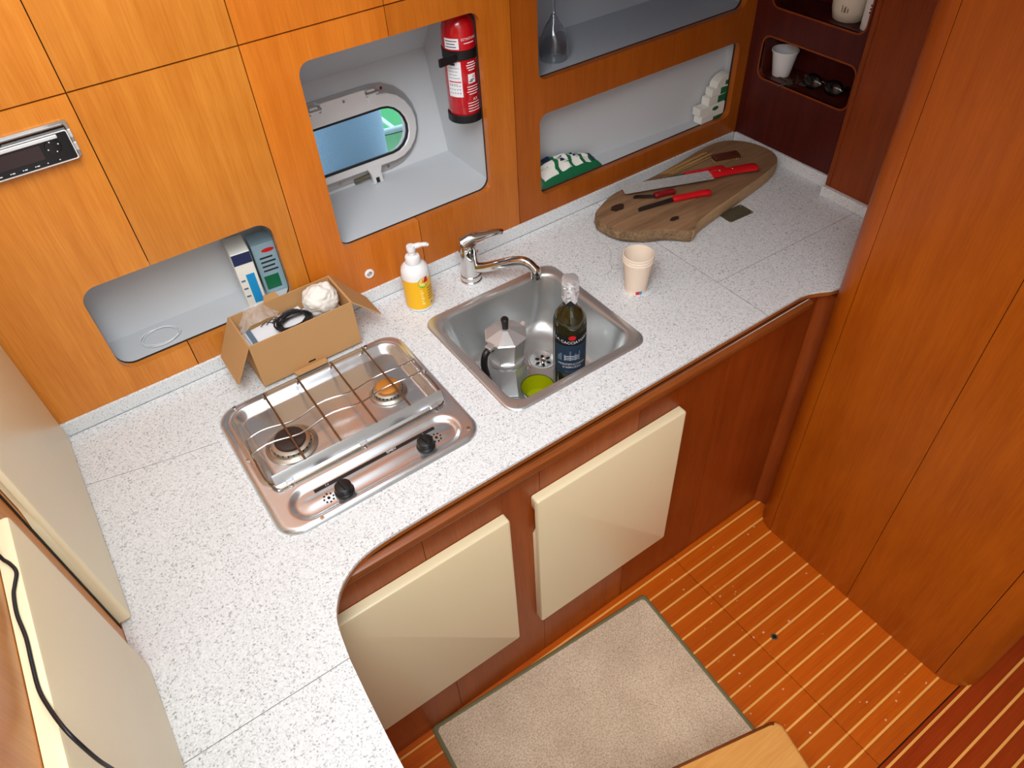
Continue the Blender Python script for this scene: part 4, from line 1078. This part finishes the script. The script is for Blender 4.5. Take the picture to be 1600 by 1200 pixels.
def knife(name, tip, heel, end, bw, hw, label, bladem, handlem, group=None, zoff=0.0, rivets=True):
    tip, heel, end = Vector(tip), Vector(heel), Vector(end)
    t = thing(name, (heel.x, heel.y, BT), label, 'knife', group)
    d = (heel - tip); L_ = d.length; d.normalize(); n_ = Vector((-d.y, d.x))
    bm = B(); z0 = BT + 0.006 + zoff
    prof = [(0.0, -0.42), (0.01, -0.5), (1.0, -0.5), (1.0, 0.5), (0.04, 0.5), (0.0, 0.42)] if bw > 0.03 else [(0.0, -0.30), (0.03, -0.5), (1.0, -0.5), (1.0, 0.5), (0.12, 0.5), (0.03, 0.25)]
    lo = [(tip.x + d.x * L_ * a + n_.x * bw * b_, tip.y + d.y * L_ * a + n_.y * bw * b_, BT + 0.0006 + zoff + (0.006 * a)) for a, b_ in prof]
    hi = [(p_[0], p_[1], p_[2] + 0.0016) for p_ in lo]
    loft(bm, [lo, hi]); obj('blade', bm, bladem, t)
    dh = (end - heel); LH = dh.length; dh.normalize(); nh = Vector((-dh.y, dh.x))
    bm = B(); rings = []
    for a, w0, w1 in ((0.0, -0.42, 0.42), (0.06, -0.5, 0.5), (0.3, -0.42, 0.42), (0.6, -0.44, 0.46), (0.85, -0.52, 0.48), (0.96, -0.62, 0.34), (1.0, -0.52, 0.16)):
        c = heel + dh * LH * a; zc = BT + 0.0082 + zoff; hh = 0.0075 if a not in (0.0, 1.0) else 0.0055
        rings.append([(c.x + nh.x * hw * (w0 + (w1 - w0) * u), c.y + nh.y * hw * (w0 + (w1 - w0) * u), zc + hh * w_) for u, w_ in ((0.0, -0.5), (0.0, 0.5), (0.2, 1.0), (0.8, 1.0), (1.0, 0.5), (1.0, -0.5), (0.8, -1.0), (0.2, -1.0))])
    loft(bm, rings); h_ = obj('handle', bm, handlem, t, smooth=50)
    if rivets:
        for a in (0.18, 0.46):
            c = heel + dh * LH * a; bm = B(); lathe(bm, [(0.0032, 0.0), (0.0028, 0.0010), (0.0, 0.0012)], 12, T(c.x, c.y, BT + 0.0155 + zoff)); obj('rivet', bm, 'chrome', h_)
    return t
knife('bread_knife', (1.416, -0.066), (1.640, -0.165), (1.763, -0.210), 0.042, 0.028, 'long bread knife with riveted red handle lying across the cutting board', 'blade_steel', 'knife_red', 'red handled knives on the board', zoff=0.010)
knife('paring_knife', (1.392, -0.152), (1.489, -0.178), (1.588, -0.213), 0.016, 0.018, 'small paring knife with plain bright red handle on the cutting board', 'old_blade', 'knife_red', 'red handled knives on the board', rivets=False)
knife('kitchen_knife', (1.500, -0.072), (1.596, -0.113), (1.705, -0.150), 0.022, 0.022, 'dark bladed kitchen knife with red handle half hidden behind the bread knife', 'old_blade', 'knife_red', 'red handled knives on the board', rivets=False)
knife('table_knife', (1.425, -0.098), (1.464, -0.136), (1.520, -0.150), 0.014, 0.017, 'knife with dark red handle lying under the bread knife', 'old_blade', 'knife_red_dark', 'red handled knives on the board', rivets=False)
for i in range(5):
    bm = B(); a = Vector((1.560 + 0.006 * i, -0.058 - 0.0052 * i, BT + 0.0018)); b_ = Vector((1.732 + 0.003 * i, -0.050 - 0.007 * i, BT + 0.0018 + (0.003 if i % 2 else 0)))
    tube(bm, [a, b_], [0.0018, 0.0018], 8)
    obj('wooden_skewer', bm, 'skewer_wood', None, 'thin wooden skewer lying at the back of the cutting board', 'skewer', 'wooden skewers on the cutting board')
br = thing('wooden_brush', (1.752, -0.118, BT), 'dark red wooden scrubbing brush lying on the cutting board', 'brush')
bm = B(); box(bm, -0.038, 0.038, -0.014, 0.014, 0.006, 0.016, 0.003, 2); xform(bm, T(1.752, -0.112, BT, -0.35)); obj('brush_back', bm, 'brush_wood', br)
bm = B()
for i in range(12):
    for j in range(4):
        x_, y_ = -0.034 + i * 0.0062, -0.0105 + j * 0.007
        tube(bm, [(x_, y_, 0.0003), (x_, y_, 0.0062)], 0.0016, 5)
xform(bm, T(1.752, -0.112, BT, -0.35)); obj('bristles', bm, 'skewer_wood', br, kind='stuff')

# ================================================================= CONTENTS OF THE WALL NICHES
# first aid boxes in the low left niche
def carton(name, loc, rz, sx, sy, sz, label, cat, group, tilt=0.0):
    t = thing(name, loc, label, cat, group, rz)
    bm = B(); box(bm, -sx / 2, sx / 2, -sy / 2, sy / 2, 0, sz, 0.0008, 1)
    return t, bm
t, bm = carton('medicine_box', (0.4525, 0.070, 0.9662), -0.10, 0.040, 0.070, 0.140, 'white medicine box with bright blue stripe in the low niche', 'box', 'boxes in the low niche')
obj('carton', bm, 'package_white', t, local=True)
bm = B(); box(bm, -0.004, 0.014, -0.0356, -0.0351, 0.010, 0.085); obj('blue_stripe', bm, 'print_blue', t, local=True)
bm = B(); box(bm, -0.0195, 0.0195, -0.0357, -0.0351, 0.112, 0.138); obj('navy_top', bm, 'print_navy', t, local=True)
for i in range(3):
    bm = B(); box(bm, -0.017, -0.008, -0.0356, -0.0351, 0.030 + i * 0.02, 0.034 + i * 0.02); obj('print_line', bm, 'label_grey_blue', t, local=True)
t, bm = carton('medicine_box', (0.507, 0.085, 0.9662), -0.10, 0.052, 0.050, 0.125, 'pale blue medicine box with small red mark in the low niche', 'box', 'boxes in the low niche')
simple('carton_pale_blue', lin(150, 178, 190), 0.5)
obj('carton', bm, 'carton_pale_blue', t, local=True)
bm = B(); disc(bm, 0.006, 0.108, 0.014, 0.005, lambda u, v_: (u, -0.0253, v_)); obj('red_mark', bm, 'print_red', t, local=True)
for i in range(4):
    bm = B(); box(bm, -0.016, 0.016 - 0.004 * (i % 2), -0.0256, -0.0251, 0.056 + i * 0.011, 0.060 + i * 0.011); obj('print_line', bm, 'print_ink', t, local=True)
bm = B(); box(bm, -0.020, 0.012, -0.0256, -0.0251, 0.010, 0.045); obj('green_print', bm, 'package_green', t, local=True)
bm = B(); pts_ = []
for i in range(60):
    a = 0.3 + i * 0.21; r_ = 1 + 0.10 * math.sin(i * 0.37)
    pts_.append((0.240 + 0.040 * r_ * math.cos(a), 0.066 + 0.028 * r_ * math.sin(a), 0.9675 + 0.0012 * (i % 7) / 7 + i * 0.00004))
tube(bm, pts_, 0.0011, 6); obj('string_loop', bm, 'string_white', None, 'loop of thin white string on the floor of the low niche', 'string', smooth=60)
# fire extinguisher
EX, EY, EZ = 1.0360, 0.0645, 1.212
fe = thing('fire_extinguisher', (EX, EY, EZ), 'red fire extinguisher strapped upright in the portlight niche', 'fire extinguisher')
ER = 0.0372
obj('cylinder', lathe(B(), [(0.0, 0.0), (0.033, 0.0), (ER, 0.006), (ER, 0.180), (0.0355, 0.197), (0.031, 0.211), (0.023, 0.221), (0.012, 0.226), (0.0, 0.227)], 44, T(EX, EY, EZ)), 'extinguisher_red', fe, smooth=40)
obj('foot_ring', lathe(B(), [(ER - 0.002, -0.004), (ER + 0.003, -0.004), (ER + 0.003, 0.012), (ER + 0.0006, 0.014)], 44, T(EX, EY, EZ), cap=False), 'black_rubber', fe, smooth=30)
bm = B(); lathe(bm, [(ER + 0.0006, 0.135), (ER + 0.0022, 0.1355), (ER + 0.0022, 0.1545), (ER + 0.0006, 0.155)], 44, T(EX, EY, EZ), cap=False); st_ = obj('strap', bm, 'black_rubber', fe, smooth=30)
bm = B(); box(bm, -0.075, -0.030, -0.003, 0.003, 0.136, 0.154, 0.0025, 2); xform(bm, T(EX, EY - 0.030, EZ, 0.10)); obj('strap_end', bm, 'black_rubber', st_)
bm = B(); box(bm, 1.056, 1.0745, EY + 0.036, EY + 0.046, EZ + 0.02, EZ + 0.16); obj('wall_bracket', bm, 'black_plastic', fe)
ea = math.atan2(-1.3418 - EY, 0.2249 - EX)
fe1 = cylfn(EX, EY, ER + 0.0003, ea + 0.12); fe2 = cylfn(EX, EY, ER + 0.0005, ea + 0.12)
bm = B(); patch(bm, -0.040, -0.006, EZ + 0.056, EZ + 0.132, fe1, 14, 1); wl_ = obj('white_label', bm, 'paper_white', fe, smooth=60)
bm = B(); patch(bm, -0.040, -0.006, EZ + 0.158, EZ + 0.180, fe1, 14, 1); wl2 = obj('white_label', bm, 'paper_white', fe, smooth=60)
text('lettering', 'ESTINTORE', 0.0072, lambda a, b_: fe2(a + 0.018, EZ + 0.177 + b_), 'paper_white', fe)
bm = B(); patch(bm, 0.005, 0.030, EZ + 0.168, EZ + 0.1698, fe2, 8, 1); obj('print_line', bm, 'paper_white', fe)
for i, (a0_, a1_) in enumerate(((-0.037, -0.010), (-0.035, -0.014), (-0.037, -0.012))):
    bm = B(); patch(bm, a0_, a1_, EZ + 0.174 - i * 0.006, EZ + 0.1758 - i * 0.006, fe2, 8, 1); obj('print_line', bm, 'print_ink', wl2)
for i, w_ in enumerate((0.018, 0.024, 0.022, 0.016)):
    bm = B(); patch(bm, 0.018 - w_ / 2, 0.018 + w_ / 2, EZ + 0.127 - i * 0.0052, EZ + 0.1292 - i * 0.0052, fe2, 8, 1); obj('print_line', bm, 'paper_white', fe)
bm = B(); patch(bm, 0.008, 0.026, EZ + 0.084, EZ + 0.104, fe1, 8, 1); pc = obj('pictogram', bm, 'paper_white', fe, smooth=60)
text('lettering', 'A', 0.010, lambda a, b_: fe2(a + 0.0215, EZ + 0.0975 + b_), 'print_red', pc)
bm = B(); patch(bm, 0.010, 0.019, EZ + 0.087, EZ + 0.0895, fe2, 4, 1); obj('print_line', bm, 'print_ink', pc)
bm = B(); patch(bm, 0.013, 0.023, EZ + 0.0905, EZ + 0.0925, fe2, 4, 1); obj('print_line', bm, 'print_ink', pc)
for i, w_ in enumerate((0.028, 0.026, 0.030, 0.020)):
    bm = B(); patch(bm, 0.018 - w_ / 2, 0.018 + w_ / 2, EZ + 0.076 - i * 0.0055, EZ + 0.0778 - i * 0.0055, fe2, 8, 1); obj('print_line', bm, 'paper_white', fe)
text('lettering', 'AX', 0.009, lambda a, b_: fe2(a + 0.022, EZ + 0.048 + b_), 'paper_white', fe)
for i in range(4):
    bm = B(); patch(bm, 0.003, 0.033, EZ + 0.040 - i * 0.006, EZ + 0.0416 - i * 0.006, fe2, 8, 1); obj('print_line', bm, 'paper_white', fe)
bm = B(); patch(bm, -0.035, -0.019, EZ + 0.1245, EZ + 0.1295, fe2, 6, 1); obj('print_line', bm, 'print_ink', wl_)
for i in range(6):
    if i == 4:
        bm = B(); patch(bm, -0.038, -0.008, EZ + 0.088, EZ + 0.0905, fe2, 8, 1); obj('print_line', bm, 'print_red', wl_); continue
    bm = B(); patch(bm, -0.037, -0.010 - 0.003 * (i % 3), EZ + 0.118 - i * 0.007, EZ + 0.1190 - i * 0.007, fe2, 8, 1); obj('print_line', bm, 'label_grey_blue', wl_)
for i in range(3):
    for j in range(5):
        bm = B(); patch(bm, -0.037 + j * 0.006, -0.034 + j * 0.006, EZ + 0.080 - i * 0.008, EZ + 0.0815 - i * 0.008, fe2, 2, 1); obj('print_mark', bm, 'print_ink', wl_)
# upturned wine glass in the upper right niche
NX_, NY_ = 1.305, 0.085
wg = thing('wine_glass', (NX_, NY_, 1.2575), 'clear wine glass standing upside down on its rim in the upper niche', 'wine glass')
obj('bowl', lathe(B(), [(0.0320, 0.0), (0.0345, 0.012), (0.0350, 0.030), (0.0315, 0.052), (0.022, 0.074), (0.010, 0.092), (0.0048, 0.104), (0.0040, 0.104), (0.008, 0.092), (0.0200, 0.073), (0.0298, 0.0515), (0.0336, 0.030), (0.0330, 0.012), (0.0306, 0.0)], 36, T(NX_, NY_, 1.2577), cap=False), 'clear_glass', wg, smooth=40)
obj('stem', lathe(B(), [(0.0046, 0.1035), (0.0036, 0.125), (0.0036, 0.175), (0.006, 0.186), (0.030, 0.190), (0.031, 0.1915), (0.0, 0.1925)], 30, T(NX_, NY_, 1.2577)), 'clear_glass', wg, smooth=40)
# lower right niche: soft pack and little boxes
bm = B(); g_ = {}
for s in (1, -1):
    for i in range(25):
        for j in range(17):
            u, w_ = i / 24, j / 16
            e = (math.sin(PI * u) * math.sin(PI * w_)) ** 0.45
            if s == -1 and (i in (0, 24) or j in (0, 16)): continue
            x_ = 1.212 + 0.205 * u + 0.006 * noise.noise(Vector((w_ * 6, 1, 0))); y_ = 0.024 + 0.058 * w_
            z_ = 0.9645 + 0.034 * e * (1 if s == 1 else 0.0) + (0.044 * (1 - u) * w_ + 0.004 if s == 1 else 0.0) + (0.008 * noise.noise(Vector((u * 9, w_ * 7, 2))) * e if s == 1 else 0)
            if s == 1 and (i in (0, 24) or j in (0, 16)): z_ = 0.9665 + 0.022 * (1 - u) * w_
            g_[s, i, j] = bm.verts.new((x_, y_, max(z_, 0.9644)))
for s in (1, -1):
    for i in range(24):
        for j in range(16):
            ks = [(i, j), (i + 1, j), (i + 1, j + 1), (i, j + 1)]
            bm.faces.new([g_[(s if (s,) + k_ in g_ else 1,) + k_] for k_ in ks])
pk = obj('soft_pack', bm, 'package_green', None, 'crumpled green and white soft pack lying in the lower right niche', 'packet', smooth=50)
def packz(u, w_):
    e = (max(0, math.sin(PI * u) * math.sin(PI * w_))) ** 0.45
    return 0.9645 + 0.034 * e + 0.044 * (1 - u) * w_ + 0.004 + 0.008 * noise.noise(Vector((u * 9, w_ * 7, 2))) * e
def pf(u, w_): return (1.212 + 0.205 * u + 0.006 * noise.noise(Vector((w_ * 6, 1, 0))), 0.024 + 0.058 * w_, packz(u, w_) + 0.0008)
for (u0, u1, w0, w1, m_) in ((0.08, 0.30, 0.08, 0.55, 'package_white'), (0.36, 0.52, 0.10, 0.90, 'package_white'), (0.57, 0.70, 0.10, 0.90, 'package_white'), (0.75, 0.84, 0.12, 0.88, 'package_white'), (0.16, 0.30, 0.62, 0.9, 'print_navy'), (0.39, 0.46, 0.35, 0.6, 'print_navy'), (0.60, 0.66, 0.4, 0.75, 'print_navy'), (0.88, 0.94, 0.15, 0.85, 'print_navy')):
    bm = B(); patch(bm, u0, u1, w0, w1, (lambda q: (lambda u, w_: (pf(u, w_)[0], pf(u, w_)[1], pf(u, w_)[2] + q)))(0.0006 if m_ == 'print_navy' else 0.0), 6, 10); obj('printed_panel', bm, m_, pk)
zt = 0.9645
specs = [(1.825, 0.034, 0.090, 0.030, 0.022, 0.02, 'white carton with green corner, bottom of the little stack in the lower right niche'),
         (1.822, 0.035, 0.095, 0.030, 0.024, -0.04, 'white carton with leaf print, second from the bottom in the lower right niche'),
         (1.838, 0.036, 0.070, 0.028, 0.023, 0.05, 'white and green carton in the middle of the stack in the lower right niche'),
         (1.846, 0.036, 0.060, 0.028, 0.022, -0.05, 'white and green carton, second from the top in the lower right niche'),
         (1.853, 0.036, 0.050, 0.028, 0.030, 0.08, 'rounded white carton, topmost of the stack in the lower right niche')]
for i, (x_, y_, sx, sy, sz, rz, lb_) in enumerate(specs):
    t = thing('tea_carton', (x_, y_, zt), lb_, 'box', 'little cartons stacked in the lower right niche', rz)
    bm = B()
    if i < 4: box(bm, -sx / 2, sx / 2, -sy / 2, sy / 2, 0.0002, sz - 0.0004, 0.001, 1)
    else: plate(bm, [(-sx / 2, 0.0002), (sx / 2, 0.0002), (sx / 2, sz * 0.95)] + [(sx / 2 - sx * q, sz * (0.95 + 0.10 * math.sin(q * 2.2)) * (1 - 0.55 * q * q)) for q in (0.15, 0.3, 0.45, 0.6, 0.75, 0.9)] + [(-sx / 2, sz * 0.35)], [], FY, -sy / 2, sy / 2)
    obj('carton', bm, 'package_white', t, local=True)
    if i != 1:
        bm = B(); box(bm, sx * (0.04 if i < 4 else 0.20), sx / 2 + 0.0004, -sy / 2 - 0.0005, sy / 2 + 0.0004, 0.001, sz * (0.9 if i in (2, 3) else 0.45)); obj('green_band', bm, 'package_green', t, local=True)
    else:
        bm = B(); disc(bm, 0.012, sz * 0.5, 0.012, 0.006, lambda u, v_: (u, -0.0153, v_)); obj('leaf_print', bm, 'package_green', t, local=True)
    zt += sz
# cubbies in the end wall
z1 = C1[2] - 0.0058
t = thing('white_cup', (1.972, -0.074, z1), 'plain white paper cup at the side of the dark lower cubby', 'cup')
bm = cup_bm(0.068, 0.023, 0.034); obj('cup_body', bm, 'plastic_white', t, local=True, smooth=45)
sg = thing('sunglasses', (1.965, -0.215, z1), 'black glossy sunglasses lying in the lower cubby', 'sunglasses', rotz=0.1)
for s in (-1, 1):
    bm = B(); lathe(bm, [(0.0, 0.004), (0.018, 0.002), (0.024, -0.001), (0.0245, -0.003), (0.0, -0.001)], 28, T(0, s * 0.031, 0.021) @ Matrix.Rotation(-1.15, 4, 'Y') @ Matrix.Diagonal((0.82, 1.12, 1, 1)), cap=False); obj('lens', bm, 'sunglass_black', sg, local=True, smooth=50)
    bm = B(); tube(bm, spline([(0.006, s * 0.058, 0.028), (0.03, s * 0.060, 0.020), (0.050, s * (0.052), 0.006), (0.044, s * 0.020, 0.0035)], 4), 0.0024, 8); obj('temple', bm, 'sunglass_black', sg, local=True, smooth=50)
bm = B(); tube(bm, spline([(-0.002, -0.010, 0.026), (-0.004, 0.0, 0.030), (-0.002, 0.010, 0.026)], 4), 0.002, 8); obj('bridge', bm, 'sunglass_black', sg, local=True)
kr = thing('key_ring', (1.955, -0.142, z1), 'bunch of dark keys on a ring in the lower cubby', 'keys')
bm = B(); tube(bm, [(0.012 * math.cos(a), 0.012 * math.sin(a), 0.0035 + 0.002 * math.sin(a)) for a in [2 * PI * i / 24 for i in range(24)]], 0.0011, 6, closed=True); obj('ring', bm, 'chrome', kr, local=True)
for i, a in enumerate((0.4, 1.4, 2.6, 4.6)):
    bm = B(); plate(bm, [(0.0, -0.008), (0.016, -0.008), (0.018, -0.003), (0.044, -0.003), (0.044, 0.003), (0.018, 0.003), (0.016, 0.008), (0.0, 0.008)], [], FZ, 0.002, 0.0); xform(bm, T(0.013 * math.cos(a), 0.013 * math.sin(a), 0.0004 + 0.0022 * i, a + 0.3)); obj('key', bm, 'latch_metal', kr, local=True)
z2 = C2[2] - 0.0058
t = thing('ceramic_jar', (1.980, -0.228, z2), 'cream glazed ceramic jar in the upper cubby', 'jar')
obj('jar_body', lathe(B(), [(0.0, 0.0), (0.030, 0.0), (0.038, 0.006), (0.044, 0.030), (0.047, 0.070), (0.046, 0.105), (0.040, 0.120), (0.037, 0.122), (0.037, 0.114), (0.0, 0.110)], 40, None, cap=False), 'ceramic_white', t, local=True, smooth=40)
for i in range(4):
    f_ = cylfn(0, 0, 0.0476, math.radians(196 + 6 * (i % 2)))
    bm = B(); patch(bm, -0.006 + 0.003 * i, -0.004 + 0.003 * i, 0.030, 0.046 - 0.002 * i, f_, 2, 1); obj('relief_mark', bm, 'board_wood', t, local=True)
t = thing('white_flask', (1.958, -0.300, z2), 'slim white plastic flask squeezed beside the ceramic jar', 'flask')
obj('flask_body', lathe(B(), [(0.0, 0.0), (0.016, 0.0), (0.0175, 0.004), (0.0175, 0.028), (0.0170, 0.029), (0.0170, 0.031), (0.0175, 0.032), (0.0175, 0.085), (0.010, 0.095), (0.008, 0.098)], 28), 'plastic_white', t, local=True, smooth=40)
obj('flask_cap', lathe(B(), [(0.0095, 0.097), (0.0095, 0.112), (0.0, 0.113)], 20), 'plastic_white', t, local=True, smooth=40)
for i in range(3):
    bm = B(); patch(bm, -0.004, 0.003, 0.042 + 0.008 * i, 0.046 + 0.008 * i, cylfn(0, 0, 0.0178, math.radians(205)), 3, 1); obj('print_mark', bm, 'print_ink', t, local=True)

# ================================================================= WALL FITTINGS
rd = thing('car_radio', (0.172, 0.0, 1.405), 'black car radio with silver trim let into the honey veneer wall', 'radio')
RX0, RX1, RZ0, RZ1 = 0.083, 0.2625, 1.406, 1.468
def rbox(nm, a, m_, par, bev=0.0): return obj(nm, box(B(), *a, bev, 1), m_, par)
bm = B(); plate(bm, rr(RX0, RX1, RZ0, RZ1, 0.004, 3), [rr(RX0 + 0.004, RX1 - 0.004, RZ0 + 0.003, RZ1 - 0.007, 0.003, 3)], FY, -0.004, -0.0003); obj('mounting_sleeve', bm, 'chrome', rd)
for xx, zz in ((RX1 - 0.003, RZ0 + 0.040), (RX1 - 0.003, RZ0 + 0.018), (RX0 + 0.06, RZ1 - 0.004)):
    rbox('sleeve_tab', (xx - 0.002 if zz < RZ1 - 0.01 else xx - 0.02, xx + 0.003 if zz < RZ1 - 0.01 else xx + 0.02, -0.006, -0.0042, zz - 0.006 if zz < RZ1 - 0.01 else zz - 0.002, zz + 0.006 if zz < RZ1 - 0.01 else zz + 0.0025), 'satin_aluminium', rd)
fc = rbox('face', (RX0 + 0.004, RX1 - 0.005, -0.016, -0.0003, RZ0 + 0.003, RZ1 - 0.009), 'radio_black', rd, 0.0015)
bm = B(); plate(bm, rr(RX0 + 0.0045, RX1 - 0.0055, RZ0 + 0.0035, RZ1 - 0.0095, 0.003, 3), [rr(RX0 + 0.006, RX1 - 0.0072, RZ0 + 0.005, RZ1 - 0.0112, 0.003, 3)], FY, -0.0172, -0.0161); obj('silver_trim', bm, 'satin_aluminium', rd)
rbox('bright_bar', (RX0 + 0.006, RX1 - 0.022, -0.0182, -0.0161, RZ1 - 0.0185, RZ1 - 0.0125), 'satin_aluminium', rd, 0.0008)
rbox('display', (RX0 + 0.030, RX1 - 0.052, -0.0166, -0.0161, RZ0 + 0.017, RZ0 + 0.040), 'radio_screen', rd)
bm = B(); lathe(bm, [(0.0125, 0), (0.0118, 0.0015), (0.0, 0.002)], 28, T(RX1 - 0.034, -0.0161, RZ0 + 0.032, 0, PI / 2)); dp = obj('control_pad', bm, 'radio_black', rd, smooth=40)
for a in range(4):
    bm = B(); lathe(bm, [(0.0011, 0.0), (0.0, 0.0008)], 8, T(RX1 - 0.034 + 0.0088 * math.cos(a * PI / 2 + 0.3), -0.0178, RZ0 + 0.032 + 0.0088 * math.sin(a * PI / 2 + 0.3), 0, PI / 2)); obj('pad_light', bm, 'paper_white', dp)
for i in range(7):
    bm = B(); lathe(bm, [(0.0010, 0.0), (0.0, 0.0007)], 8, T(RX0 + 0.035 + i * 0.0185, -0.0163, RZ0 + 0.0095, 0, PI / 2)); obj('button_dot', bm, 'paper_white', rd)
    if 0 < i < 5:
        rbox('button_mark', (RX0 + 0.0372 + i * 0.0185, RX0 + 0.0412 + i * 0.0185, -0.0166, -0.0161, RZ0 + 0.0088, RZ0 + 0.0102), 'paper_white', rd)
so = thing('wall_socket', (0.701, 0.0, 0.956), 'small round white socket with steel centre low on the veneer wall', 'socket')
obj('bezel', lathe(B(), [(0.0118, 0.0003), (0.0118, 0.002), (0.0100, 0.004), (0.0065, 0.004), (0.0065, 0.002)], 28, T(0.701, 0.0, 0.956, 0, PI / 2), cap=False), 'plastic_white', so, smooth=40)
obj('steel_pin', lathe(B(), [(0.0064, 0.0020), (0.0050, 0.0034), (0.0026, 0.0040), (0.0, 0.0025)], 20, T(0.701, 0.0, 0.956, 0, PI / 2), cap=False), 'chrome', so, smooth=40)

# ================================================================= CABLE, MAT, STEP
bm = B()
pts_ = spline([(-0.014, -0.60, 1.60), (-0.0145, -0.64, 1.42), (-0.0145, -0.655, 1.304), (-0.008, -0.669, 1.2945), (-0.004, -0.684, 1.2945), (-0.008, -0.70, 1.2945), (-0.011, -0.712, 1.2945), (-0.012, -0.739, 1.2945), (-0.009, -0.772, 1.2945), (-0.009, -0.806, 1.2945), (-0.008, -0.838, 1.2950), (-0.001, -0.868, 1.300), (0.007, -0.895, 1.303), (0.011, -0.908, 1.290), (0.012, -0.913, 1.255), (0.012, -0.911, 1.215), (0.014, -0.915, 1.12), (0.02, -0.935, 1.0), (0.035, -0.99, 0.90), (0.06, -1.08, 0.8825), (0.09, -1.25, 0.8825)], 5)
for p_ in pts_:                                                       # rests on the door's top edge and on the worktop
    if p_.x < 0.0025: p_.z = max(p_.z, 1.2945)
    p_.z = max(p_.z, ZC + 0.0023)
tube(bm, pts_, 0.0020, 10)
obj('power_cable', bm, 'cable_black', None, 'black power cable draped over the top of the cream locker door', 'cable', smooth=60)
mt = thing('floor_mat', (0.715, -0.90, 0.0), 'beige carpet mat with olive binding on the striped floor', 'mat')
MT = T(0.375, -0.5985, 0.0, math.radians(-3.4))
bm = B(); plate(bm, rr(0.010, 0.687, -0.610, -0.010, 0.006, 3), [], FZ, 0.0085, 0.0006); xform(bm, MT); obj('carpet', bm, 'mat_carpet', mt)
bm = B(); rings = []
for ins_, z_ in ((0.0, 0.0004), (0.0, 0.006), (0.003, 0.0092), (0.009, 0.0095), (0.0115, 0.0085), (0.0115, 0.0004)):
    rings.append([(a, b_, z_) for a, b_ in rr(0.0 + ins_, 0.697 - ins_, -0.62 + ins_, 0.0 - ins_, 0.012, 4)])
loft(bm, rings, False, False); xform(bm, MT); obj('binding', bm, 'mat_binding', mt, smooth=40)
ss = thing('companionway_step', (0.75, -1.25, 0.0), 'light oak companionway step with rounded corners above the mat', 'step')
MS = T(0.948, -1.140, 0.35, math.radians(-13.5))
bm = B(); rings = []
for ins_, z_ in ((0.004, -0.030), (0.0, -0.026), (0.0, -0.008), (0.0025, -0.0035), (0.008, 0.0)):
    rings.append([(a, b_, z_) for a, b_ in rr(-0.60 + ins_, 0.010 - ins_, -0.20 + ins_, 0.0 - ins_, 0.022, 6)])
loft(bm, rings); xform(bm, MS); td = obj('tread', bm, 'step_wood', ss, smooth=40, mats=['step_wood', 'rail_wood'])
for f in td.data.polygons:                                            # varnish worn dark along the far nosing
    if f.normal.y > 0.3: f.material_index = 1
for a in (-0.50, -0.10):
    bm = B(); box(bm, a - 0.012, a + 0.012, -0.18, -0.06, -0.3492, -0.0302); xform(bm, MS); obj('support', bm, 'rail_wood', ss)
